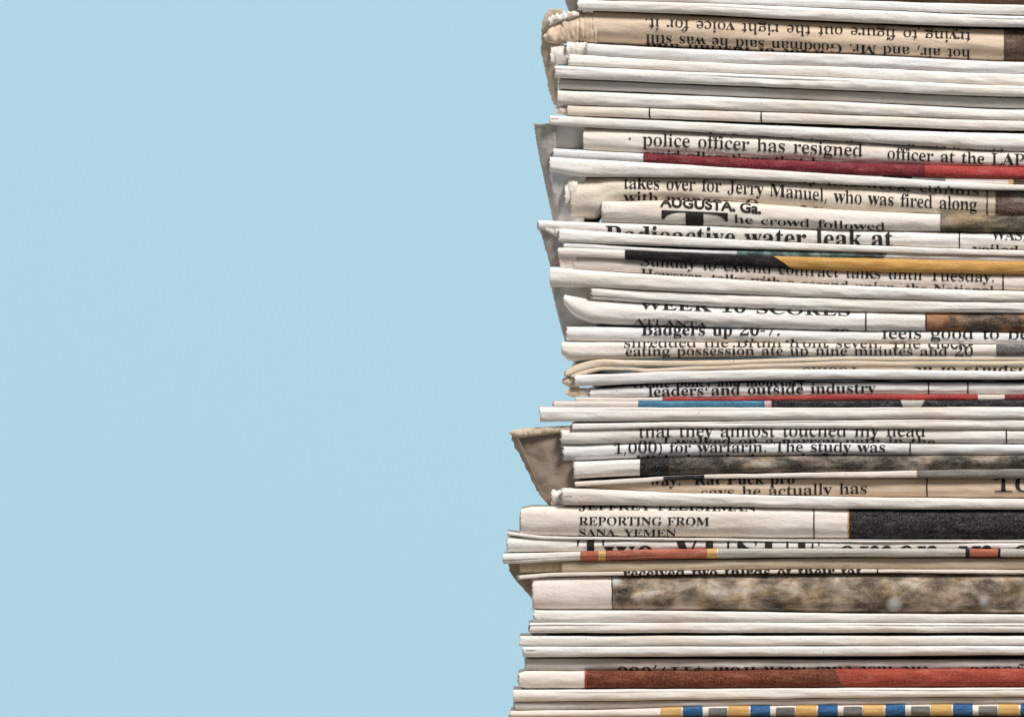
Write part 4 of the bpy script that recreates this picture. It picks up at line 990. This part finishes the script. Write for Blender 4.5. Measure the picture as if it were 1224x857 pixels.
newspaper('white newspaper with two grey sheets sagging at its left end, above the police officer text',
          {657: (138.5, 149), 700: (140.5, 152.5), 824: (146, 157.8), 1024: (154.5, 169.8), 1224: (160, 180.8)}, 'white', -2,
          lines=[('and a few months later the council said it would', 824, 162.2, 1200, 182.5, 5.5, dict(w=0.6, mat='soft_ink')),
                 ('--', 659, 143.6, 667, 143.8, 3, dict(w=0.3))],
          flaps=[('grey', [(657, 146), (658, 160), (660, 179)], [(702, 146), (702, 179)], dict(depth=(6, 26), sweep=2)),  # this sheet's shade is painted in as grey
                 ('dim', [(638, 148), (641, 168), (646, 195), (655, 236), (662, 269)], [(664, 148), (664, 190), (668, 269)], dict(depth=(8, 16), sweep=9, lip=3))])  # darker paper colour stands in for shade on this sheet
newspaper('newspaper reading police officer has resigned, above the dark red band',
          {697: (153, 181), 824: (158, 186.5), 1024: (170, 195.5), 1224: (181, 201)}, 'cream', 2, n=2.3, dep=0.98,
          lines=[('police officer has resigned', 768, 174, 1031, 187.2, 10.3, dict(w=0.1)),
                 ('officer at the LAPD', 1061, 190, 1240, 198.2, 9.6, dict(w=0.1)),
                 ('amid allegations that he', 769, 185.8, 990, 197.4, 10.3, dict(w=0.35)),
                 ('.', 752, 167, 754, 167, 9, dict())])
newspaper('newspaper with a dark red printed band along its fold after a white left end',
          {661: (178, 188.5), 769: (184, 193.5), 824: (187, 197.5), 1024: (195, 209), 1224: (200.5, 214)}, 'cool', -1, dep=0.98,
          patches=[('dark_red', 769, 1106), ('red', 1106, 1500)])
newspaper('sliver of newspaper with dark print peeping out under the bright red right half',
          {700: (189.5, 191), 900: (201, 202.5), 1024: (209, 213), 1224: (214.5, 221.5)}, 'white', 3,
          patches=[('black', 1055, 1090), ('slate', 1090, 1130), ('bark', 1211, 1400), ('ochre', 1206, 1212)])
newspaper('white newspaper with a broad pale sheet sagging at the left, above the Jerry Manuel text',
          {657: (187.5, 205), 700: (190, 211.4), 760: (193.5, 212), 824: (197.5, 212.5), 1024: (209.8, 221.5), 1224: (221, 228)}, 'white', -3,
          lines=[('of the team said the season would be', 840, 218.6, 1150, 228.6, 5, dict(w=0.5, mat='soft_ink'))],
          flaps=[('cool', [(657, 201), (660, 225), (664, 250), (666, 272)], [(700, 201), (700, 215), (698, 272)], dict(depth=(6, 22), sweep=2))])
newspaper('cream newspaper about Jerry Manuel being fired, with a torn notch at its left end',
          {682: (212, 263), 712: (212.2, 263), 728: (212.4, 248), 745: (212.6, 242.5), 824: (213, 243), 1024: (222, 256), 1224: (228, 262)}, 'ecru', 4, n=2.3, dep=0.90,
          patches=[('maroon', 1190, 1500)], rules=[1180],
          lines=[('takes over for Jerry Manuel, who was fired along', 746, 225.6, 1168, 252, 10.6, dict(w=0.12)),
                 ('with manager Omar Minaya.', 745, 241, 1036, 260, 10.2, dict(w=0.5)),
                 ('up this week, comins', 952, 219.2, 1170, 234.2, 9.6, dict(mat='soft_ink'))],
          torn=[('cream', 675, 690, [(675, 222), (681, 213), (690, 213)], [(675, 246), (684, 244), (690, 236)], dict(front=1, amp=2.4, tear=3))])
newspaper('newspaper showing AUGUSTA, Ga. in bold and a large black letter T',
          {719: (240.5, 266.5), 824: (240, 271), 1024: (252, 276), 1224: (259, 278)}, 'cream', -2, n=2.6, dep=0.93,
          patches=[('camo', 1124, 1500)],
          lines=[('AUGUSTA, Ga.', 789, 246.8, 910, 255.6, 9.5, dict(sans=True)),
                 ('T', 791, 277, 870, 280, 23.5, dict(w=0.9)),
                 ('he crowd followed', 877, 266.6, 1058, 275.2, 7.0, dict(w=0.15)),
                 ('him', 877, 276.5, 896, 277.5, 7.0, dict(w=0.15))],
          torn=[('cream', 719, 730, [(719, 244), (724, 241), (730, 243)], [(719, 262), (730, 252)], dict(front=-3, amp=2, tear=2))])
newspaper('newspaper with the bold headline about a radioactive water leak',
          {643: (264, 275), 824: (269.5, 284), 1024: (276, 293.5), 1224: (279, 299)}, 'white', 2, n=2.5, dep=0.88,
          rules=[1147],
          lines=[('Radioactive water leak at', 724, 288, 1067, 294.3, 14.5, dict(w=0.95)),
                 ('WASHING', 1185, 286, 1268, 288.5, 8.5, dict(mat='soft_ink')),
                 ('veiled a', 1162, 298.4, 1238, 300.5, 8.0, dict(w=0.2))],
          flaps=[('dim', [(644, 272), (649, 288), (654, 304), (658, 319)], [(672, 272), (670, 319)], dict(depth=(4, 12), sweep=6)),],  # shade on the sagging sheet is put into its colour
          torn=[('cream', 652, 670, [(652, 270), (670, 270)], [(652, 276), (664, 283), (670, 283)], dict(front=2, amp=1.5, tear=2))])
newspaper('white newspaper directly under the radioactive headline',
          {668: (274, 289), 824: (283.5, 295.5), 1024: (293, 301.5), 1224: (299, 306.5)}, 'white', -3,
          patches=[('slate', 905, 1010, 0, -0.72, -1.1)])
newspaper('thin newspaper with a teal printed sliver showing above the black and yellow band',
          {674: (290, 297), 824: (298.5, 304), 1024: (301.8, 309), 1224: (307, 313)}, 'cool', 1,
          patches=[('teal', 881, 1058, (0, -8)), ('slate', 1020, 1062, (0, -8))])
newspaper('newspaper with a black band turning into a long yellow one',
          {667: (296, 307), 747: (299.8, 309.5), 824: (303, 315), 1024: (309, 324), 1224: (313, 327.5)}, 'pink', -2, dep=0.98,
          patches=[('black', 747, 918, (0, 36)), ('yellow', 918, 1500, (36, 0))],
          flaps=[('pink', [(667, 303), (668, 312), (670, 321)], [(690, 303), (688, 321)], dict(depth=(3, 8), sweep=-2))])
newspaper('newspaper reading Sunday to extend contract talks until Tuesday',
          {685: (307, 322), 824: (313.5, 331), 1024: (323, 342.5), 1224: (327.5, 348)}, 'pink', 4, n=2.4, dep=0.88, rules=[1199],
          lines=[('Sunday to extend contract talks until Tuesday.', 766, 317.6, 1188, 336.8, 8.2, dict()),
                 ('However, talks with a second union, the National', 766, 329, 1188, 348.6, 8.2, dict(w=0.4))])
newspaper('white newspaper with a long grey sheet hanging at its left, below the contract talks text',
          {657: (319.5, 343), 707: (323.5, 344), 824: (331, 349.5), 1024: (341.5, 356.5), 1224: (348, 361)}, 'white', -4, dep=0.88,
          flaps=[('grey', [(658, 336), (661, 352), (667, 378), (672, 398), (676, 409)], [(714, 336), (714, 409)], dict(depth=(8, 22), sweep=6))])  # hanging sheet is coloured grey for the shade it lies in
newspaper('white newspaper with a frayed left end tucked above the week 10 scores',
          {707: (344, 358), 824: (350.5, 365), 1024: (357, 372.5), 1224: (361, 374.5)}, 'white', 0, jag=2.0,
          patches=[('screen', 985, 1026, 0, -0.75, -1.1), ('slate', 1150, 1260, 0, -0.7, -1.1)])
newspaper('newspaper headed WEEK 10 SCORES, curling up to a point at its left end',
          {674: (352, 363), 686: (354.5, 377), 711: (358.5, 387), 824: (365.5, 390.5), 1024: (373, 395.5), 1224: (375, 397)}, 'white', 1, n=2.3, dep=0.93,
          patches=[('copper', 1108, 1500)], rules=[1035, 1107],
          lines=[('WEEK 10 SCORES', 764, 369.5, 1016, 377.6, 8.8, dict(w=0.75)),
                 ('ATLANTA', 757, 387.4, 846, 391, 6.4, dict(mat='soft_ink')),
                 ('20', 993, 397, 1015, 397.8, 6.0, dict(w=0.6))])
newspaper('newspaper reading Badgers up 20-7 in bold, squeezed under the scores',
          {677: (390.5, 408), 824: (392, 409), 1024: (396, 411), 1224: (397.8, 412)}, 'cool', 5, n=2.4, dep=0.88,
          lines=[('Badgers up 20-7.', 767, 400.5, 932, 401, 9.2, dict(w=0.85)),
                 ('than the', 890, 413, 965, 414, 8.5, dict(w=0.6)),
                 ('feels good to be', 1054, 404.6, 1230, 405.4, 9.2, dict(w=0.1))])
newspaper('newspaper reading shredded the Bruin front seven, clock and possession',
          {671: (409, 423), 681: (409, 430.5), 824: (409.3, 427), 1024: (411, 425), 1224: (412, 425)}, 'cream', -2, n=2.6, dep=0.88,
          patches=[('screen', 1191, 1500)],
          lines=[('shredded the Bruin front seven. The clock-', 746, 415.4, 1163, 417, 8.6, dict(mat='soft_ink')),
                 ('eating possession ate up nine minutes and 20', 748, 425.8, 1163, 424.8, 8.2, dict(mat='soft_ink', w=0.2))])
newspaper('tan newspaper arching up at its left end, upper of the two thin curled ones',
          {676: (443.5, 451), 690: (436, 446.5), 705: (431.5, 441.5), 722: (429, 438.3), 745: (430.5, 438), 824: (431, 437.5), 1024: (425.8, 431), 1224: (425.6, 431)}, 'straw', 1)
newspaper('tan newspaper arching over a dark wedge gap, lower of the two thin curled ones',
          {682: (448, 452), 700: (442, 447), 722: (438.6, 442.6), 745: (438.5, 443), 775: (440.5, 444.5), 824: (438.2, 442.5), 1024: (431.4, 437), 1224: (431.4, 437)}, 'straw', 2)
newspaper('tan newspaper with upside-down text along its right half, beneath the two curled ones',
          {760: (445, 446), 824: (442.8, 445), 1024: (437.3, 442.5), 1224: (437.3, 444.5)}, 'straw', 6,
          lines=[('rooms', 960, 439.8, 1024, 439.5, 6.5, dict(flip=True, w=0.6)), ('displays of ac', 1092, 439.2, 1236, 440, 6.5, dict(flip=True, w=0.6))])
newspaper('white newspaper with a rounded brown-tipped left end beneath the curled tan ones',
          {687: (448.5, 462), 824: (443.5, 456.5), 1024: (441.5, 453), 1224: (444, 453)}, 'cool', -3,
          torn=[('straw', 672, 692, [(672, 453), (679, 449.5), (692, 448)], [(672, 458), (680, 463), (692, 464.5)], dict(front=5, amp=1.4, tear=1.5))])
newspaper('newspaper reading leaders and outside industry, above the thin red band',
          {705: (465.5, 475.2), 824: (458.5, 475), 1024: (457.5, 471.5), 1224: (458, 471.5)}, 'cool', 5, n=2.3, dep=0.88, rules=[1110, 1157],
          lines=[('create policy and monetary', 757, 464, 962, 461.5, 8.4, dict(w=0.6)),
                 ('leaders and outside industry', 775, 473.8, 1047, 469.6, 8.8, dict(w=0.5))],
          torn=[('straw', 676, 712, [(676, 466.5), (682, 464), (712, 462.5)], [(676, 471.5), (684, 475), (694, 473), (712, 473)], dict(front=7, amp=1.4, tear=1.5))])
newspaper('thin newspaper with a narrow red band broken by a white patch near its right end',
          {688: (475, 479.3), 824: (475.2, 479.4), 1024: (472, 478.6), 1224: (471.8, 478.2)}, 'pink', 1,
          patches=[('red', 792, 1169), ('dark_red', 1201, 1500)])
newspaper('thin newspaper with a bright blue band and then a dark picture strip',
          {661: (479.5, 486), 824: (479.6, 486.6), 1024: (479, 486.3), 1224: (478.6, 486)}, 'pink', -1,
          patches=[('blue', 763, 914), ('blush', 914, 922), ('charcoal', 922, 1076, (0, 4)), ('pale', 1076, 1106, (4, -6)), ('charcoal', 1106, 1500, (-6, 0))])
newspaper('bright white newspaper overhanging at left, right under the bright blue printed band',
          {645: (486.2, 504), 824: (487, 503), 1024: (487, 500.8), 1224: (486.3, 500)}, 'white', -5, n=2.8)
newspaper('white newspaper with a big brown sheet corner drooping far down at its left end',
          {684: (506.5, 514), 824: (504, 511.3), 1024: (501.6, 512.3), 1224: (500.5, 513.4)}, 'white', -2,
          flaps=[('brown', [(614, 514), (611, 520), (614, 532), (625, 551), (642, 587), (656, 604)], [(692, 514), (692, 604)], dict(depth=(9, 18), sweep=7, jag=1.5)),
                 ('brown', [(610, 517), (612, 526), (620, 542), (632, 566), (646, 590)], [(616, 517), (621, 527), (629, 544), (638, 566), (648, 590)], dict(depth=(5, 14), sweep=4, jag=1.6))],
          torn=[('tan', 609, 684, [(609, 516.5), (614, 513), (640, 511), (684, 508.5)], [(609, 518), (620, 524), (640, 521), (684, 516)], dict(front=3, amp=1.2, tear=1.2, dep=1.0))])
newspaper('newspaper reading that they almost touched my head',
          {671: (513.5, 531), 824: (511.4, 528.8), 1024: (512.4, 528), 1224: (513.6, 530.5)}, 'white', 1, n=2.7, dep=0.88, rules=[1203], jag=1.6,
          lines=[('that they almost touched my head', 764, 523, 1106, 521.8, 10.6, dict(mat='soft_ink', w=0.1)),
                 ('as I walked on a narrow path in the', 764, 530.6, 1118, 530, 8.6, dict(w=0.3))])
newspaper('newspaper reading 1,000) for warfarin. The study was',
          {673: (531.3, 551), 824: (529, 546), 1024: (528.2, 544), 1224: (530.8, 544)}, 'cool', 4, n=2.3, dep=0.98, rules=[1088], jag=1.5,
          lines=[('1,000) for warfarin. The study was', 734, 542.3, 1058, 540.4, 8.6, dict(w=0.2)),
                 ('published in the journal of', 737, 553, 990, 549.8, 8.6, dict(w=0.6))])
newspaper('newspaper folded through a smoky dark picture with a short white left end',
          {686: (551.8, 572), 824: (547, 566.5), 1024: (545.4, 563.5), 1224: (544.8, 559.5)}, 'white', 0, dep=1.03, jag=1.5,
          patches=[('charcoal', 765, 800), ('smoke', 800, 1500)])
newspaper('thin torn-edged newspaper just below the smoky dark picture',
          {687: (576, 582), 765: (571.3, 577), 824: (567.8, 572), 1024: (563.8, 571), 1224: (560.5, 571)}, 'pink', -1, jag=1.2, wave=0.7,
          patches=[('charcoal', 793, 842, 0, 0.4, -1.1), ('murk', 1096, 1500, 0, 0.5, -1.1)])  # last patch paints the shadow on the face under the torn edge
newspaper('beige newspaper reading he actually has, with a large number 10 at right',
          {700: (579, 585), 824: (573, 590), 1024: (571.5, 594), 1224: (571.5, 595.5)}, 'beige', 7, n=2.3, dep=0.88, rules=[1108],
          lines=[('way.  Rat Puck pro', 776, 580.3, 950, 578, 8.8, dict(w=0.85)),
                 ('says he actually has', 838, 591.4, 1036, 590, 9.4, dict(w=0.15)),
                 ('10', 1187, 588, 1236, 588, 13, dict())])
newspaper('white newspaper with a frayed stub at left, above the Jeffrey Fleishman byline',
          {672: (583, 603.5), 824: (589, 604.8), 1024: (594, 607.8), 1224: (596, 608.8)}, 'white', -3, jag=1.6,
          patches=[('charcoal', 1030, 1232, (0, -14), -0.62, -1.1)],
          lines=[('-', 674, 595, 684, 595.3, 3.5, dict(w=0.3))],
          torn=[('white', 659, 675, [(659, 586), (675, 585)], [(659, 603), (675, 603)], dict(front=5, amp=1.6, tear=2.5))])
newspaper('thick newspaper with the byline JEFFREY FLEISHMAN REPORTING FROM SANA, YEMEN',
          {622: (608, 640), 640: (605, 641), 824: (605, 642.5), 1024: (608, 644), 1224: (609, 644)}, 'cream', 0, n=2.6, dep=0.83,
          patches=[('charcoal', 1015, 1500), ('yellow', 1013.4, 1015.2)], rules=[973],
          lines=[('JEFFREY FLEISHMAN', 692, 609.6, 904, 611.2, 6.9, dict(w=0.4)),
                 ('REPORTING FROM', 692, 627.4, 848, 628, 6.6, dict(w=0.4)),
                 ('SANA, YEMEN', 692, 640, 808, 640.4, 6.6, dict(w=0.5))])
newspaper('paper-thin ragged-edged newspaper lying on the huge cropped headline',
          {607: (635, 639.5), 650: (640.3, 644), 824: (643, 646), 1024: (644.6, 648), 1224: (644.8, 648.2)}, 'white', 0, wave=1.0, jag=1.5)
newspaper('newspaper with a huge black cropped headline, above the red and yellow printed strip',
          {606: (641, 660), 700: (645, 658.5), 824: (646.4, 656), 1024: (648.4, 655.6), 1224: (648.6, 656)}, 'white', 2, n=2.6, dep=0.78,
                    lines=[('Two YUSUF omen in a', 690, 683, 1236, 683.5, 33, dict(w=1.0))])
newspaper('newspaper with a white left end and a rust red strip marked by two yellow bars',
          {601: (661.5, 674), 700: (659, 669.5), 824: (656.2, 667), 1024: (655.8, 665), 1224: (656.2, 665)}, 'white', -3,
          patches=[('orange_red', 694, 715), ('ochre', 715, 724), ('orange_red', 724, 845), ('ochre', 845, 857), ('pale', 858.5, 1154), ('black', 1154, 1159), ('orange_red', 1159, 1193), ('black', 1193, 1196), ('pale', 1196, 1500)])
newspaper('tan newspaper with a brown sheet sagging at its lower left, beneath the rust red strip',
          {671: (669.5, 684), 824: (669, 681), 1024: (667, 679.3), 1224: (667, 680.5)}, 'tan', 4,
          flaps=[('brown', [(607, 672), (609, 682), (614, 690), (626, 704), (637, 717)], [(650, 672), (645, 690), (641, 717)], dict(depth=(12, 18), sweep=6))],
          torn=[('tan', 621, 673, [(621, 672), (673, 668)], [(621, 684), (673, 684)], dict(front=7, amp=1.3, tear=1))])
newspaper('very thin newspaper with a row of squeezed black letters, lying on the earthy picture',
          {620: (687.5, 693), 665: (684.5, 689), 824: (681.8, 686.3), 1024: (680, 684.6), 1224: (681.2, 686)}, 'cream', 0, jag=1.4, rules=[1049],
          lines=[('received two thirds of their fat', 745, 689.5, 1030, 687, 7.5, dict(w=1.0))])
newspaper('thick newspaper with a wide earthy brown blotchy picture and white left end',
          {637: (690, 728.5), 824: (686.8, 729), 1024: (685.4, 732), 1224: (687, 733)}, 'pink', 0, n=2.7, dep=0.78, jag=1.6,
          patches=[('earth', 731.6, 1500, (1.5, 0)), ('ink', 730.6, 731.8, 1.5)])
newspaper('bright white newspaper directly under the earthy brown picture',
          {638: (729, 743.4), 824: (730, 743.2), 1024: (733, 743.4), 1224: (734, 744)}, 'white', -3,
          lines=[('- -', 638.5, 739.5, 650, 739.8, 2.6, dict(w=0.4))])
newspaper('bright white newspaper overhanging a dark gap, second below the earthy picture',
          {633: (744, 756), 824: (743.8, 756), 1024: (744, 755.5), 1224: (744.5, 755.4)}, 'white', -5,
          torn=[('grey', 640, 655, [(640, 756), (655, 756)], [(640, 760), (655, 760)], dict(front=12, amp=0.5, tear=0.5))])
newspaper('white newspaper immediately below the dark gap near the bottom',
          {621: (760, 771.6), 824: (759.6, 771.2), 1024: (759.8, 771), 1224: (759.8, 770.8)}, 'white', -3)
newspaper('white newspaper overhanging the shaded one with upside-down figures',
          {625: (772.6, 785), 824: (772.2, 784), 1024: (772, 783.4), 1224: (771.6, 782)}, 'cool', -4,
          lines=[('-', 628, 778.5, 640, 778.7, 3.2, dict(w=0.2))])
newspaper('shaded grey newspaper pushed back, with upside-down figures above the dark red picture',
          {627: (786.5, 801), 824: (787.5, 802), 1024: (788.5, 800), 1224: (788, 800)}, 'grey', 6, dep=0.88,  # grey colour adds painted shade to this set-back paper
          lines=[('the last cuts work from $117,000', 738, 796.4, 1110, 796.2, 8.2, dict(flip=True, w=0.6)), ('yours', 1160, 796.4, 1224, 796.4, 8, dict(flip=True, w=0.6))],
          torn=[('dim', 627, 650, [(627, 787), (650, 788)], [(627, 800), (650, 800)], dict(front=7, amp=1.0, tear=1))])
newspaper('newspaper with a dark rust picture turning brick red, after a cream left end',
          {620: (804, 820), 632: (801.5, 822.5), 824: (801.8, 822.3), 1024: (799.3, 821), 1224: (799.3, 820.8)}, 'cream', -1, n=2.4, dep=0.88,
          patches=[('rust', 701.4, 996, (0, 14)), ('brick', 996, 1500, (14, 0)), ('red', 699, 701.6)])
newspaper('white newspaper directly under the brick red picture',
          {613: (824, 838), 824: (823, 836), 1024: (821.8, 833.4), 1224: (821.5, 832)}, 'white', -4)
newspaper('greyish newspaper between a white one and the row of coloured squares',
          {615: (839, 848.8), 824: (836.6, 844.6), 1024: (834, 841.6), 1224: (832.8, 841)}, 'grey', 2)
sq = []
for i in range(8):
    x = 790 + 80.7 * i
    sq += [('ochre', x, x + 24.5), ('navy', x + 26.5, x + 50)]
    if i:
        sq.append(('slate', x - 24 + 0.5, x - 0.8 - 0.5, 0, 0.28, -0.9))
newspaper('newspaper edged with a row of yellow, blue and grey squares at the very bottom',
          {610: (849, 857), 700: (848, 857), 824: (844.8, 856), 1024: (841.9, 855.6), 1224: (841.2, 855)}, 'cream', 0, dep=0.98, patches=sq)
newspaper('dark thick newspaper under the coloured squares, at the bottom edge of the photo',
          {606: (857.6, 911), 824: (857, 911.5), 1024: (856.2, 911.8), 1224: (855.6, 911.8)}, 'dim', 0, n=3.0, dep=0.3,
          patches=[('black', 640, 1500)])
for spec in STACK:
    build_newspaper(*spec)
